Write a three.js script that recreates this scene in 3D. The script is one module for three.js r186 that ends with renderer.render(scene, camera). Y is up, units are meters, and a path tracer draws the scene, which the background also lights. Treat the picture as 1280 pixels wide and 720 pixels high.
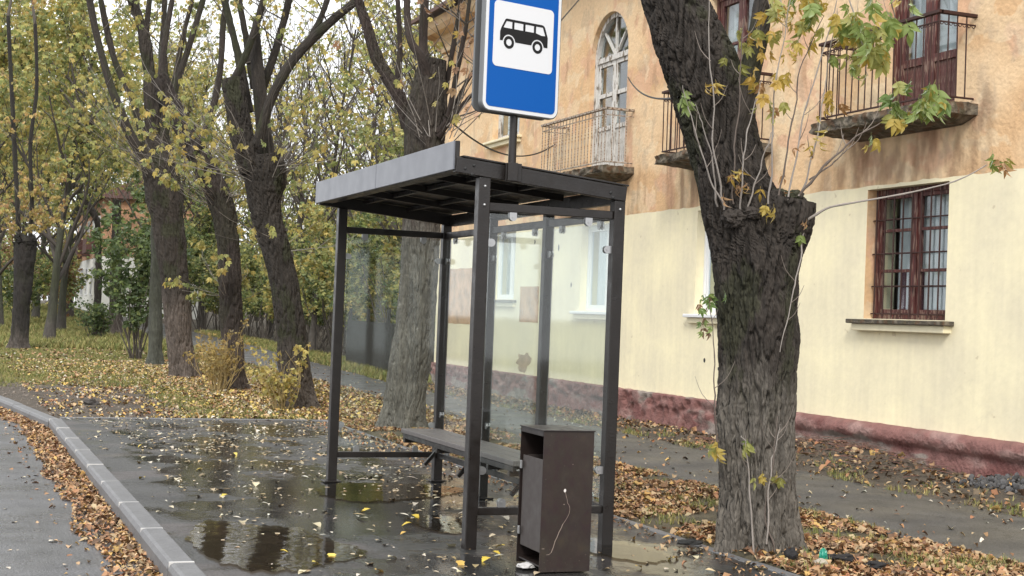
import * as THREE from 'three';
import { mergeGeometries, mergeVertices } from 'three/addons/utils/BufferGeometryUtils.js';
import { RoundedBoxGeometry } from 'three/addons/geometries/RoundedBoxGeometry.js';

// ---------- camera, sky, sun, exposure ----------
const scene = new THREE.Scene();
const camera = new THREE.PerspectiveCamera(22.99, 1024 / 576, 0.1, 900);
{
  const yaw = 0.3798, pitch = 0.0207, roll = 0.0394;
  const fwd = new THREE.Vector3(Math.sin(yaw) * Math.cos(pitch), Math.sin(pitch), -Math.cos(yaw) * Math.cos(pitch));
  const right = new THREE.Vector3(Math.cos(yaw), 0, Math.sin(yaw));
  const up = new THREE.Vector3().crossVectors(right, fwd);
  const r = right.clone().multiplyScalar(Math.cos(roll)).addScaledVector(up, Math.sin(roll));
  const u = up.clone().multiplyScalar(Math.cos(roll)).addScaledVector(right, -Math.sin(roll));
  camera.position.set(0, 1.5, 0);
  camera.quaternion.setFromRotationMatrix(new THREE.Matrix4().makeBasis(r, u, fwd.clone().negate()));
  camera.updateMatrixWorld();
}
const renderer = new THREE.WebGLRenderer({ antialias: true });
renderer.setSize(1024, 576);
renderer.toneMapping = THREE.LinearToneMapping;
renderer.toneMappingExposure = 1.72;
renderer.shadowMap.enabled = true;

// ---------- seeded random numbers and noise ----------
function rng(seed) { let a = seed >>> 0; return () => { a = (a + 0x6D2B79F5) | 0; let t = Math.imul(a ^ (a >>> 15), 1 | a); t = (t + Math.imul(t ^ (t >>> 7), 61 | t)) ^ t; return ((t ^ (t >>> 14)) >>> 0) / 4294967296; }; }
const PERM = new Uint8Array(512);
{ const r = rng(91), p = [...Array(256).keys()]; for (let i = 255; i > 0; i--) { const j = Math.floor(r() * (i + 1)); [p[i], p[j]] = [p[j], p[i]]; } for (let i = 0; i < 512; i++) PERM[i] = p[i & 255]; }
const fade = t => t * t * t * (t * (t * 6 - 15) + 10), mix = (a, b, t) => a + (b - a) * t;
const clamp = (x, a = 0, b = 1) => Math.min(b, Math.max(a, x));
const sstep = (a, b, x) => { const t = clamp((x - a) / (b - a)); return t * t * (3 - 2 * t); };
function g3(h, x, y, z) { const u = (h & 15) < 8 ? x : y, v = (h & 15) < 4 ? y : (h & 13) === 12 ? x : z; return ((h & 1) ? -u : u) + ((h & 2) ? -v : v); }
function n3(x, y, z) {
  const X = Math.floor(x), Y = Math.floor(y), Z = Math.floor(z); x -= X; y -= Y; z -= Z;
  const u = fade(x), v = fade(y), w = fade(z), a = X & 255, b = Y & 255, c = Z & 255, a1 = (a + 1) & 255, b1 = (b + 1) & 255, c1 = (c + 1) & 255;
  const h = (i, j, k) => PERM[PERM[PERM[i] + j] + k];
  return mix(mix(mix(g3(h(a, b, c), x, y, z), g3(h(a1, b, c), x - 1, y, z), u), mix(g3(h(a, b1, c), x, y - 1, z), g3(h(a1, b1, c), x - 1, y - 1, z), u), v),
    mix(mix(g3(h(a, b, c1), x, y, z - 1), g3(h(a1, b, c1), x - 1, y, z - 1), u), mix(g3(h(a, b1, c1), x, y - 1, z - 1), g3(h(a1, b1, c1), x - 1, y - 1, z - 1), u), v), w);
}
const GX = new Float64Array([1, -1, 0, 0, .71, -.71, .71, -.71]), GY = new Float64Array([0, 0, 1, -1, .71, .71, -.71, -.71]);
function n2(x, y, px = 256, py = 256, s = 0) {   // gradient noise that repeats every px, py
  let X = Math.floor(x), Y = Math.floor(y); const fx = x - X, fy = y - Y, u = fade(fx), v = fade(fy);
  X %= px; if (X < 0) X += px; Y %= py; if (Y < 0) Y += py; const X1 = X + 1 === px ? 0 : X + 1, Y1 = Y + 1 === py ? 0 : Y + 1;
  const a = PERM[(X + s) & 255], b = PERM[(X1 + s) & 255], h0 = PERM[(a + Y) & 255] & 7, h1 = PERM[(b + Y) & 255] & 7, h2 = PERM[(a + Y1) & 255] & 7, h3 = PERM[(b + Y1) & 255] & 7;
  const d0 = GX[h0] * fx + GY[h0] * fy, d1 = GX[h1] * (fx - 1) + GY[h1] * fy, d2 = GX[h2] * fx + GY[h2] * (fy - 1), d3 = GX[h3] * (fx - 1) + GY[h3] * (fy - 1);
  const p = d0 + (d1 - d0) * u, q = d2 + (d3 - d2) * u; return 1.4 * (p + (q - p) * v);
}
function fbm(x, y, px, py, oct, s = 0) { let v = 0, a = .5; for (let i = 0; i < oct; i++) { v += a * n2(x, y, px, py, s + i * 17); x *= 2; y *= 2; px *= 2; py *= 2; a *= .5; } return v; }

// an even overcast: pale cloud, a little brighter overhead
const sky = (() => {
  const W = 256, H = 128, d = new Float32Array(W * H * 4);
  for (let j = 0; j < H; j++) for (let i = 0; i < W; i++) {
    const el = (j + .5) / H * Math.PI - Math.PI / 2, s = Math.max(0, Math.sin(el));
    const c = 1 + .10 * fbm(i / 16, j / 10, 16, 256, 4, 5), L = (.92 + .3 * s) * c, k = (j * W + i) * 4;
    d[k] = L * .975; d[k + 1] = L * .99; d[k + 2] = L * 1.02; d[k + 3] = 1;
  }
  const t = new THREE.DataTexture(d, W, H, THREE.RGBAFormat, THREE.FloatType);
  t.mapping = THREE.EquirectangularReflectionMapping; t.magFilter = THREE.LinearFilter; t.needsUpdate = true; return t;
})();
scene.background = sky; scene.environment = sky;
const sun = new THREE.DirectionalLight(new THREE.Color(1, .955, .88), 1.5);
sun.position.set(-14, 30, 16); sun.target.position.set(4, 0, -16);
sun.castShadow = true; sun.shadow.radius = 30; sun.shadow.mapSize.set(2048, 2048);
Object.assign(sun.shadow.camera, { left: -60, right: 60, top: 60, bottom: -60, near: 1, far: 160 });
scene.add(sun, sun.target);

// ---------- helpers ----------
function mergeVerts(g) { g.deleteAttribute('normal'); return mergeVertices(g, 1e-5); }
const used = new Map();
function numbered(n) { const k = used.get(n) || 0; used.set(n, k + 1); return k ? `${n}_${String(k).padStart(3, '0')}` : n; }
function mesh(name, geo, mat, parent) { const m = new THREE.Mesh(geo, mat); m.name = name; m.castShadow = m.receiveShadow = true; parent.add(m); return m; }
function top(o, name, label, category, group) { o.name = numbered(name); o.userData.label = label; if (category) o.userData.category = category; if (group) o.userData.group = group; o.castShadow = o.receiveShadow = true; scene.add(o); return o; }
function thing(name, label, category, pos = [0, 0, 0], group) { const o = new THREE.Group(); o.position.set(...pos); return top(o, name, label, category, group); }
function structure(name, geo, mat, label) { const m = new THREE.Mesh(geo, mat); m.name = numbered(name); m.userData.kind = 'structure'; if (label) m.userData.label = label; m.castShadow = m.receiveShadow = true; scene.add(m); return m; }
function box(cx, cy, cz, sx, sy, sz) { return new THREE.BoxGeometry(sx, sy, sz).translate(cx, cy, cz); }
function rbox(cx, cy, cz, sx, sy, sz, r = .006) { return new RoundedBoxGeometry(sx, sy, sz, 2, Math.min(r, sx / 2.1, sy / 2.1, sz / 2.1)).translate(cx, cy, cz); }
function merge(list) { return list.length === 1 ? list[0] : mergeGeometries(list.map(g => { const h = g.index ? g.toNonIndexed() : g; for (const k of Object.keys(h.attributes)) if (!['position', 'normal', 'uv'].includes(k)) h.deleteAttribute(k); return h; })); }
function tex(w, h, fn, srgb, sx = 1, sy = 1) {   // fn(u, v) with u, v in 0..1 returns [r, g, b] 0..1; one tile covers sx by sy metres
  const d = new Uint8Array(w * h * 4);
  for (let j = 0; j < h; j++) for (let i = 0; i < w; i++) { const c = fn(i / w, j / h), k = (j * w + i) * 4; d[k] = clamp(c[0]) * 255; d[k + 1] = clamp(c[1]) * 255; d[k + 2] = clamp(c[2]) * 255; d[k + 3] = 255; }
  const t = new THREE.DataTexture(d, w, h, THREE.RGBAFormat); t.wrapS = t.wrapT = THREE.RepeatWrapping; t.magFilter = THREE.LinearFilter;
  if (srgb) t.colorSpace = THREE.SRGBColorSpace; t.repeat.set(1 / sx, 1 / sy); t.needsUpdate = true; return t;
}
const lin = (r, g, b) => new THREE.Color().setRGB(r, g, b);
const M = (o) => new THREE.MeshPhysicalMaterial(o);
const grey = v => [v, v, v];
function metricUV(geo, s = 1) {   // uv in metres, by the way each face points
  const g = geo.index ? geo.toNonIndexed() : geo, p = g.attributes.position, n = g.attributes.normal, uv = new Float32Array(p.count * 2);
  for (let i = 0; i < p.count; i++) { const ax = Math.abs(n.getX(i)), ay = Math.abs(n.getY(i)), az = Math.abs(n.getZ(i));
    if (ay > ax && ay > az) { uv[2 * i] = p.getX(i) * s; uv[2 * i + 1] = p.getZ(i) * s; } else if (ax > az) { uv[2 * i] = p.getZ(i) * s; uv[2 * i + 1] = p.getY(i) * s; } else { uv[2 * i] = p.getX(i) * s; uv[2 * i + 1] = p.getY(i) * s; } }
  g.setAttribute('uv', new THREE.BufferAttribute(uv, 2)); return g;
}

// tapered tubes along points [x, y, z, radius]
function smoothPath(pts, n) {
  const out = [], m = pts.length - 1;
  for (let i = 0; i <= n; i++) { const t = i / n * m, k = Math.min(m - 1, Math.floor(t)), f = t - k, p0 = pts[Math.max(0, k - 1)], p1 = pts[k], p2 = pts[k + 1], p3 = pts[Math.min(m, k + 2)];
    out.push([0, 1, 2, 3].map(c => { const v = .5 * (2 * p1[c] + (p2[c] - p0[c]) * f + (2 * p0[c] - 5 * p1[c] + 4 * p2[c] - p3[c]) * f * f + (3 * p1[c] - p0[c] - 3 * p2[c] + p3[c]) * f * f * f); return c === 3 ? Math.max(.0008, v) : v; })); }
  return out;
}
class Tubes {
  constructor() { this.p = []; this.n = []; this.uv = []; this.c = []; this.i = []; this.count = 0; }
  add(pts, seg = 6, { disp, color, cap } = {}) {
    const T = new THREE.Vector3(), N = new THREE.Vector3(), B = new THREE.Vector3(), q = new THREE.Vector3(); let v = 0, first = this.count;
    N.set(1, 0, 0);
    for (let k = 0; k < pts.length; k++) {
      const a = pts[Math.max(0, k - 1)], b = pts[Math.min(pts.length - 1, k + 1)], c = pts[k];
      T.set(b[0] - a[0], b[1] - a[1], b[2] - a[2]).normalize();
      N.addScaledVector(T, -N.dot(T)); if (N.lengthSq() < 1e-6) N.set(0, 0, 1).addScaledVector(T, -T.z); N.normalize(); B.crossVectors(T, N);
      if (k) v += Math.hypot(c[0] - pts[k - 1][0], c[1] - pts[k - 1][1], c[2] - pts[k - 1][2]);
      for (let s = 0; s <= seg; s++) {
        const an = (s % seg) / seg * Math.PI * 2, cx = Math.cos(an), sx = Math.sin(an);
        q.set(N.x * cx + B.x * sx, N.y * cx + B.y * sx, N.z * cx + B.z * sx);
        let R = c[3]; if (disp) R += disp(c[0] + q.x * R, c[1] + q.y * R, c[2] + q.z * R, R, an, v);
        const x = c[0] + q.x * R, y = c[1] + q.y * R, z = c[2] + q.z * R;
        this.p.push(x, y, z); this.n.push(q.x, q.y, q.z); this.uv.push(s / seg * Math.max(1, Math.round(pts[0][3] * 6.28 / .5)) * .5, v);
        if (color) { const cc = color(x, y, z, an, v); this.c.push(cc[0], cc[1], cc[2]); } else this.c.push(1, 1, 1);
      }
    }
    const w = seg + 1;
    for (let k = 0; k < pts.length - 1; k++) for (let s = 0; s < seg; s++) { const a = first + k * w + s, b = a + 1, c = a + w, d = c + 1; this.i.push(a, b, c, b, d, c); }
    this.count += pts.length * w;
    if (cap) { const e = pts[pts.length - 1], o = this.count, rr = this.count - w; this.p.push(e[0], e[1] - e[3] * (cap === true ? .12 : cap), e[2]); this.n.push(0, 1, 0); this.uv.push(0, 0); this.c.push(.5, .5, .5); this.count++;
      for (let s = 0; s < seg; s++) this.i.push(rr + s, rr + s + 1, o); }
    this.last = { first, w, rows: pts.length };
    return this;
  }
  geo(recompute) {
    const g = new THREE.BufferGeometry();
    g.setAttribute('position', new THREE.Float32BufferAttribute(this.p, 3)); g.setAttribute('uv', new THREE.Float32BufferAttribute(this.uv, 2)); g.setAttribute('color', new THREE.Float32BufferAttribute(this.c, 3));
    g.setAttribute('normal', new THREE.Float32BufferAttribute(this.n, 3)); g.setIndex(this.i);
    if (recompute) { g.computeVertexNormals(); const { first, w, rows } = this.last, n = g.attributes.normal;   // close the seam
      for (let k = 0; k < rows; k++) { const a = first + k * w, b = a + w - 1, x = n.getX(a) + n.getX(b), y = n.getY(a) + n.getY(b), z = n.getZ(a) + n.getZ(b), l = Math.hypot(x, y, z) || 1; n.setXYZ(a, x / l, y / l, z / l); n.setXYZ(b, x / l, y / l, z / l); } }
    return g;
  }
}
function instanced(name, geo, mat, list, parent) {   // list of { m: Matrix4, c: Color }
  const o = new THREE.InstancedMesh(geo, mat, list.length); o.name = name; o.userData.kind = 'stuff'; o.castShadow = o.receiveShadow = true;
  list.forEach((e, i) => { o.setMatrixAt(i, e.m); if (e.c) o.setColorAt(i, e.c); }); if (parent) parent.add(o); return o;
}
const _q = new THREE.Quaternion(), _e = new THREE.Euler(), _v = new THREE.Vector3(), _s = new THREE.Vector3();
function place(x, y, z, rx, ry, rz, sx, sy = sx, sz = sx) { return new THREE.Matrix4().compose(_v.set(x, y, z), _q.setFromEuler(_e.set(rx, ry, rz, 'YXZ')), _s.set(sx, sy, sz)); }
function pick(R, palette) { const p = palette[Math.floor(R() * palette.length)], k = .75 + .5 * R(); return lin(p[0] * k * (.92 + .16 * R()), p[1] * k, p[2] * k); }
// ---------- materials ----------
const barkBump = tex(512, 1024, (u, v) => { const w = fbm(u * 6, v * 3, 6, 3, 3, 3) * .9, a = Math.abs(n2(u * 12 + w, v * 5, 12, 5, 9)), b = Math.abs(n2(u * 30 + w * 2, v * 14, 30, 14, 21)); return grey(clamp(.15 + .9 * sstep(0, .35, a) * .6 + .3 * sstep(0, .4, b) + .25 * fbm(u * 40, v * 24, 40, 24, 3, 7))); }, false, .5, 1);
const barkMap = tex(512, 1024, (u, v) => { const a = fbm(u * 14, v * 6, 14, 6, 4, 33), b = n2(u * 60, v * 40, 60, 40, 2), k = .78 + .45 * a + .16 * b; return [k, k * .985, k * .96]; }, false, .5, 1);
const bark = new THREE.MeshStandardMaterial({ vertexColors: true, map: barkMap, bumpMap: barkBump, bumpScale: .014, roughness: .93 });
const twigBark = new THREE.MeshStandardMaterial({ vertexColors: true, roughness: .85 });
const leafMat = M({ color: 0xffffff, roughness: .82, transmission: .42, thickness: 0, side: THREE.DoubleSide });
const litterMat = new THREE.MeshStandardMaterial({ color: 0xffffff, roughness: .75, side: THREE.DoubleSide });
const grassMat = new THREE.MeshStandardMaterial({ color: 0xffffff, roughness: .8, side: THREE.DoubleSide });
const plasterBump = tex(1024, 1024, (u, v) => grey(.5 + .5 * fbm(u * 8, v * 8, 8, 8, 3, 4) + .22 * fbm(u * 64, v * 64, 64, 64, 3, 6)), false, 3, 3);
const creamMap = tex(1024, 1024, (u, v) => {
  const a = fbm(u * 4, v * 4, 4, 4, 5, 11), b = fbm(u * 48, v * 48, 48, 48, 2, 13), st = fbm(u * 40, v * 3, 40, 3, 3, 19), sp = sstep(.42, .5, fbm(u * 26, v * 26, 26, 26, 3, 71));
  const ck = sstep(.014, 0, Math.abs(n2(u * 5 + a, v * 4 + .5 * a, 5, 4, 91))) * sstep(.05, .25, n2(u * 3, v * 3, 3, 3, 95)); let k = 1 + .085 * a + .03 * b + .035 * st - .02 * ck; return [(.895 - .08 * sp) * k, (.858 - .09 * sp) * k, (.735 - .09 * sp) * k - .025 * a]; }, true, 4, 4);
const cream = new THREE.MeshStandardMaterial({ map: creamMap, bumpMap: plasterBump, bumpScale: .004, roughness: .92 });
// weathered ochre wash of the upper floor: flaked paler and pinker patches, brown runs
const ochreMap = tex(2048, 1024, (u, v) => {
  const x = u * 19, y = v * 4.8, w = fbm(u * 16, v * 4, 16, 4, 3, 41) * .7;
  const big = fbm(u * 10 + w, v * 3 + w, 10, 3, 4, 51), flake = sstep(.1, .19, fbm(u * 34 + w, v * 11, 34, 11, 5, 61)), pink = sstep(.06, .2, fbm(u * 22, v * 6 + w, 22, 6, 4, 71)), runs = sstep(.1, .42, fbm(u * 90 + w * 2, v * 4, 90, 4, 4, 81)), fine = fbm(u * 300, v * 80, 300, 80, 2, 9);
  let c = [.875, .76, .61];
  const to = (d, t) => { c = c.map((q, i) => mix(q, d[i], t)); };
  to([.81, .655, .485], sstep(-.15, .3, big) * .75); to([.81, .64, .53], pink * .6); to([.88, .80, .67], flake * .5); to([.60, .47, .35], runs * .4 * sstep(-.2, .2, big + pink - .3)); to([.70, .62, .53], sstep(.12, .3, fbm(u * 60 + w, v * 9, 60, 9, 4, 101)) * .35);
  for (const [z0, z1] of [[-15, -11.6], [-19, -15.7], [-23, -19.6]]) { const zz = -29.5 + u * 19, d = clamp(Math.min(zz - z0, z1 - zz) / .35); if (d > 0 && y < .95) to([.38, .27, .19], d * sstep(.95, .3, y + .5 * n2(zz * 5, y, 256, 256, 5)) * sstep(-.25, .35, fbm(zz * 4, y * 1.4, 256, 256, 4, 31)) * .45); }
  const k = 1 + .06 * fine; return c.map(q => q * k); }, true, 19, 4.8);
ochreMap.offset.set(29.5 / 19, -3.2 / 4.8);
const ochre = new THREE.MeshStandardMaterial({ map: ochreMap, bumpMap: plasterBump, bumpScale: .02, roughness: .95 });
const plinthMap = tex(2048, 256, (u, v) => {
  const w = fbm(u * 60, v * 2, 60, 2, 4, 3), f = fbm(u * 200, v * 6, 200, 6, 3, 5), base = sstep(.08, .2, fbm(u * 34, v * 2 + 3, 34, 256, 4, 15) + .62 * (.36 - v) + (u > .55 && u < .66 ? .16 : 0)), pale = sstep(.0, .3, fbm(u * 50, v * 3, 50, 256, 4, 25));
  let c = [.49, .345, .325]; const to = (d, t) => { c = c.map((q, i) => mix(q, d[i], t)); };
  to([.585, .475, .45], pale * .85); to([.53, .50, .47], base * .9); to([.38, .21, .20], sstep(.1, .35, w) * .5); const k = 1 + .22 * f; return c.map(q => q * k); }, true, 40, .8);
const plinthMat = new THREE.MeshStandardMaterial({ map: plinthMap, bumpMap: plasterBump, bumpScale: .05, roughness: .85 });
const steel = new THREE.MeshStandardMaterial({ color: lin(.021, .017, .015), roughness: .46, metalness: .15, bumpMap: tex(256, 256, (u, v) => grey(.5 + .5 * fbm(u * 30, v * 30, 30, 30, 3, 8)), false, .4, .4), bumpScale: .0012,
  roughnessMap: tex(512, 512, (u, v) => grey(.8 + .5 * fbm(u * 9, v * 9, 9, 9, 4, 18)), false, .7, .7),
  map: tex(512, 512, (u, v) => { const s = 8 * sstep(.47, .5, fbm(u * 34, v * 34, 34, 34, 3, 28)), k = .92 + .3 * fbm(u * 6, v * 6, 6, 6, 4, 38); return [k + s * .5, k + s * .5, k + s * .5].map(q => q * .85); }, false, .6, .6) });
const steelGrey = new THREE.MeshStandardMaterial({ color: lin(.14, .147, .168), roughness: .42, metalness: .1, roughnessMap: tex(256, 256, (u, v) => grey(.85 + .3 * fbm(u * 6, v * 6, 6, 6, 4, 44)), false, 1, 1) });
const chrome = new THREE.MeshStandardMaterial({ color: lin(.42, .42, .42), roughness: .35, metalness: .85 });
const benchWood = new THREE.MeshStandardMaterial({ color: 0xffffff, roughness: .5, map: tex(256, 1024, (u, v) => { const k = .37 + .08 * fbm(u * 40, v * 6, 40, 6, 4, 3); return [k, k * .95, k * .93]; }, true, .3, 1.2), bumpMap: barkMap, bumpScale: .0008 });
const clearGlass = M({ color: lin(.94, .965, .955), roughness: .05, transmission: 1, thickness: 0, ior: 1.5, side: THREE.DoubleSide });
const windowGlass = M({ color: lin(.9, .94, .95), roughness: .03, transmission: 1, thickness: 0, ior: 1.52, side: THREE.DoubleSide });
const whitePaint = new THREE.MeshStandardMaterial({ color: lin(.72, .73, .74), roughness: .45 });
const peelWhite = new THREE.MeshStandardMaterial({ map: tex(512, 512, (u, v) => { const p = sstep(.12, .2, fbm(u * 20, v * 5, 20, 5, 4, 4)), f = .06 * fbm(u * 60, v * 30, 60, 30, 2, 9); return [mix(.80, .50, p) + f, mix(.79, .46, p) + f, mix(.77, .41, p) + f]; }, true, 1.2, 1.2), roughness: .75 });
const redWood = new THREE.MeshStandardMaterial({ map: tex(256, 512, (u, v) => { const k = fbm(u * 30, v * 4, 30, 4, 4, 14), p = sstep(.1, .22, fbm(u * 24, v * 6, 24, 6, 4, 24)); return [mix(.31 + .2 * k, .50, p), mix(.155 + .1 * k, .41, p), mix(.14 + .09 * k, .36, p)]; }, true, .6, 1.2), roughness: .6 });
const darkIron = new THREE.MeshStandardMaterial({ color: lin(.045, .018, .014), roughness: .65, metalness: .2 });
const paleIron = new THREE.MeshStandardMaterial({ map: tex(128, 512, (u, v) => { const p = sstep(.0, .16, fbm(u * 8, v * 30, 8, 30, 3, 5)); return [mix(.66, .40, p), mix(.62, .30, p), mix(.57, .23, p)]; }, true, .3, .8), roughness: .8 });
const oldConcrete = new THREE.MeshStandardMaterial({ map: tex(512, 512, (u, v) => { const k = .38 + .26 * fbm(u * 10, v * 10, 10, 10, 5, 2), m = sstep(-.02, .25, fbm(u * 7, v * 7, 7, 7, 4, 12)), r = sstep(.08, .25, fbm(u * 9, v * 5, 9, 5, 4, 52)); return [mix(mix(k, .24, m * .6), .36, r * .6), mix(mix(k * .92, .22, m * .6), .25, r * .6), mix(mix(k * .8, .15, m * .6), .17, r * .6)]; }, true, 1, 1), bumpMap: plasterBump, bumpScale: .05, roughness: .95 });
const curtain = M({ color: lin(.74, .75, .75), roughness: .95, transmission: .3, thickness: 0, side: THREE.DoubleSide });
const dark = new THREE.MeshStandardMaterial({ color: lin(.03, .03, .03), roughness: .9 }), slabMat = new THREE.MeshStandardMaterial({ color: lin(.4, .39, .36), roughness: .9 });
const kerbMat = new THREE.MeshStandardMaterial({ map: tex(512, 512, (u, v) => { const k = .40 + .05 * fbm(u * 5, v * 5, 5, 5, 4, 4) + .05 * fbm(u * 80, v * 80, 80, 80, 2, 8); return [k, k, k * 1.01]; }, true, 1, 1), roughness: .55, bumpMap: plasterBump, bumpScale: .01 });
// ---------- ground ----------
const rise = z => 1.15 * sstep(-48, -125, z);
const kerbX = z => z > -18.46 ? 1.26 : 1.26 - Math.min(17, -18.46 - z) * .125;
const pathNear = z => z > -14 ? 6.62 : z > -30 ? 6.62 + (-14 - z) * .045 : 7.34 + Math.min(.8, (-30 - z) * .02);
const pathFar = z => z > -10 ? 8.5 : z > -29 ? 8.5 + (-10 - z) * .025 : 8.98 + Math.min(2.2, (-29 - z) * .085);
const bump = (x, z) => .5 * n2(x * .7, z * .7, 256, 256, 3) + .35 * n2(x * 2.3, z * 2.3, 256, 256, 13) + .2 * n2(x * 7, z * 7, 256, 256, 23);
const hump = (x, z, cx, cz, sx, sz, h) => h * Math.exp(-(((x - cx) / sx) ** 2) - (((z - cz) / sz) ** 2));
function soilAt(x, z) {   // height of the soil surface
  const r = rise(z), kx = kerbX(z);
  if (x < kx + .08 && x > -9.2) return r - .2;
  if (x <= -9.2) return r + .02 * bump(x, z);
  if (x < 4.84 && x > 1.2 && z > -18.9) return -.07;
  const pn = pathNear(z), pf = pathFar(z), b = bump(x, z);
  const onPath = Math.min(sstep(pn - .03, pn + .2, x), sstep(pf + .03, pf - .2, x));
  let y = r - .012 + .03 * b + hump(x, z, 9.55, -13.7, .75, 1.5, .2) + hump(x, z, 9.7, -10.4, .6, 1.1, .14) + hump(x, z, 5.2, -8.3, .9, .9, .04) + hump(x, z, 5.45, -16.8, 1, 1, .05);
  return mix(y, Math.min(y, r - .05), onPath);
}
function axis(stops) { const a = []; for (let i = 0; i < stops.length - 1; i++) { const [x0, d] = stops[i], x1 = stops[i + 1][0], n = Math.max(1, Math.round(Math.abs(x1 - x0) / d)); for (let k = 0; k < n; k++) a.push(x0 + (x1 - x0) * k / n); } a.push(stops[stops.length - 1][0]); return a; }
function sheet(xs, zs, h, uvS = 1, color) {   // a height field over xs and zs
  const p = [], uv = [], c = [], idx = [];
  for (const z of zs) for (const x of xs) { p.push(x, h(x, z), z); uv.push(x * uvS, z * uvS); if (color) c.push(...color(x, z)); }
  const w = xs.length; for (let j = 0; j < zs.length - 1; j++) for (let i = 0; i < w - 1; i++) { const a = j * w + i; idx.push(a, a + w, a + 1, a + 1, a + w, a + w + 1); }
  const g = new THREE.BufferGeometry(); g.setAttribute('position', new THREE.Float32BufferAttribute(p, 3)); g.setAttribute('uv', new THREE.Float32BufferAttribute(uv, 2)); if (color) g.setAttribute('color', new THREE.Float32BufferAttribute(c, 3)); g.setIndex(idx); g.computeVertexNormals();
  if (g.attributes.normal.getY(0) < 0) { for (let i = 0; i < idx.length; i += 3) [idx[i], idx[i + 1]] = [idx[i + 1], idx[i]]; g.setIndex(idx); g.computeVertexNormals(); }
  return g;
}
const bare = (x, z) => clamp(sstep(-28.5, -25, z + 1.5 * n2(x, z * .5)) * sstep(3.9, 2.9, x + .5 * n2(x * 2, z)) * sstep(-17, -19, z) * (x > kerbX(z) - .3 ? 1 : 0) + (x > 8.4 ? .8 : 0) + (x > 4.8 && z > -19 ? .6 : 0));
const soilMap = tex(1024, 1024, (u, v) => { const a = fbm(u * 10, v * 10, 10, 10, 5, 6), b = fbm(u * 90, v * 90, 90, 90, 2, 16), k = .8 + .55 * a + .5 * b; return [k, k, k].map(q => q * .8); }, false, 2.5, 2.5);
const soilMat = new THREE.MeshStandardMaterial({ vertexColors: true, map: soilMap, bumpMap: soilMap, bumpScale: .03, roughness: .95 });
const gx = axis([[-140, 20], [-30, 4], [-9.4, .2], [-9, 1.5], [-1, .12], [4.7, .1], [9, .1], [10.2, .6], [20, 2.5], [60, 20], [160, 20]]);
const gz = axis([[30, 5], [-3, .25], [-7, .1], [-30, .25], [-60, .7], [-130, 5], [-320, 20], [-420, 20]]);
structure('ground', sheet(gx, gz, soilAt, 1, (x, z) => { const b = bare(x, z), n = .5 + .5 * n2(x * 1.1, z * 1.1, 256, 256, 9); return [mix(.13, .105, b) * (.8 + .4 * n), mix(.112, .083, b) * (.8 + .4 * n), mix(.05, .06, b) * (.8 + .4 * n)]; }), soilMat, 'rough verge of soil and thin grass between road and houses');

// road, a wet grey carriageway below the kerb
const asphaltBump = tex(1024, 1024, (u, v) => grey(.5 + .5 * fbm(u * 120, v * 120, 120, 120, 2, 6) + .3 * fbm(u * 12, v * 12, 12, 12, 3, 26)), false, 1.2, 1.2);
const roadMap = tex(1024, 1024, (u, v) => { const k = .31 + .09 * fbm(u * 8, v * 8, 8, 8, 4, 7) + .22 * fbm(u * 140, v * 140, 140, 140, 2, 17) * 1.2; return [k, k, k * 1.02]; }, true, 2.2, 2.2);
const roadRough = tex(512, 512, (u, v) => grey(.33 + .3 * fbm(u * 6, v * 6, 6, 6, 5, 3)), false, 5, 5);
const roadMat = new THREE.MeshStandardMaterial({ map: roadMap, bumpMap: asphaltBump, bumpScale: .006, roughness: 1, roughnessMap: roadRough });
structure('road', sheet([-9, -6, -3, -1, 0, .6, 1.0, 1.3], axis([[30, 5], [-5, 1], [-60, 3], [-130, 10], [-420, 20]]), (x, z) => rise(z) - .14 + .012 * (x < .9 ? 1 : 0)), roadMat, 'damp grey asphalt carriageway below the kerb');
// footpath along the building
const footMat = new THREE.MeshStandardMaterial({ map: tex(1024, 1024, (u, v) => { const a = fbm(u * 6, v * 6, 6, 6, 5, 7), cr = sstep(.03, .0, Math.abs(n2(u * 5 + a * 2, v * 5, 5, 5, 77))) * .35, k = (.275 + .10 * a + .16 * fbm(u * 150, v * 150, 150, 150, 2, 17)) * (1 - cr); return [k, k * .985, k * .975]; }, true, 3, 3), bumpMap: asphaltBump, bumpScale: .01, roughness: 1, roughnessMap: tex(256, 256, (u, v) => grey(.47 + .3 * fbm(u * 5, v * 5, 5, 5, 4, 3)), false, 4, 4) });
{
  const zs = axis([[20, 2], [-4, .25], [-35, .6], [-110, 3]]), p = [], uv = [], idx = []; const N = 10;
  zs.forEach((z, j) => { const e0 = pathNear(z) + .1 * n2(z * 1.3, 4) + .05 * n2(z * 5, 9), e1 = pathFar(z) + .1 * n2(z * 1.1, 14); for (let i = 0; i <= N; i++) { const x = mix(e0, e1, i / N); p.push(x, rise(z) + .008 * n2(x * .9, z * .9) + .012 * Math.sin(i / N * Math.PI) - .012, z); uv.push(x, z); } });
  for (let j = 0; j < zs.length - 1; j++) for (let i = 0; i < N; i++) { const a = j * (N + 1) + i; idx.push(a, a + 1, a + N + 1, a + 1, a + N + 2, a + N + 1); }
  const g = new THREE.BufferGeometry(); g.setAttribute('position', new THREE.Float32BufferAttribute(p, 3)); g.setAttribute('uv', new THREE.Float32BufferAttribute(uv, 2)); g.setIndex(idx); g.computeVertexNormals();
  structure('footpath', g, footMat, 'worn dark asphalt footpath between the trees and the building');
}
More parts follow.
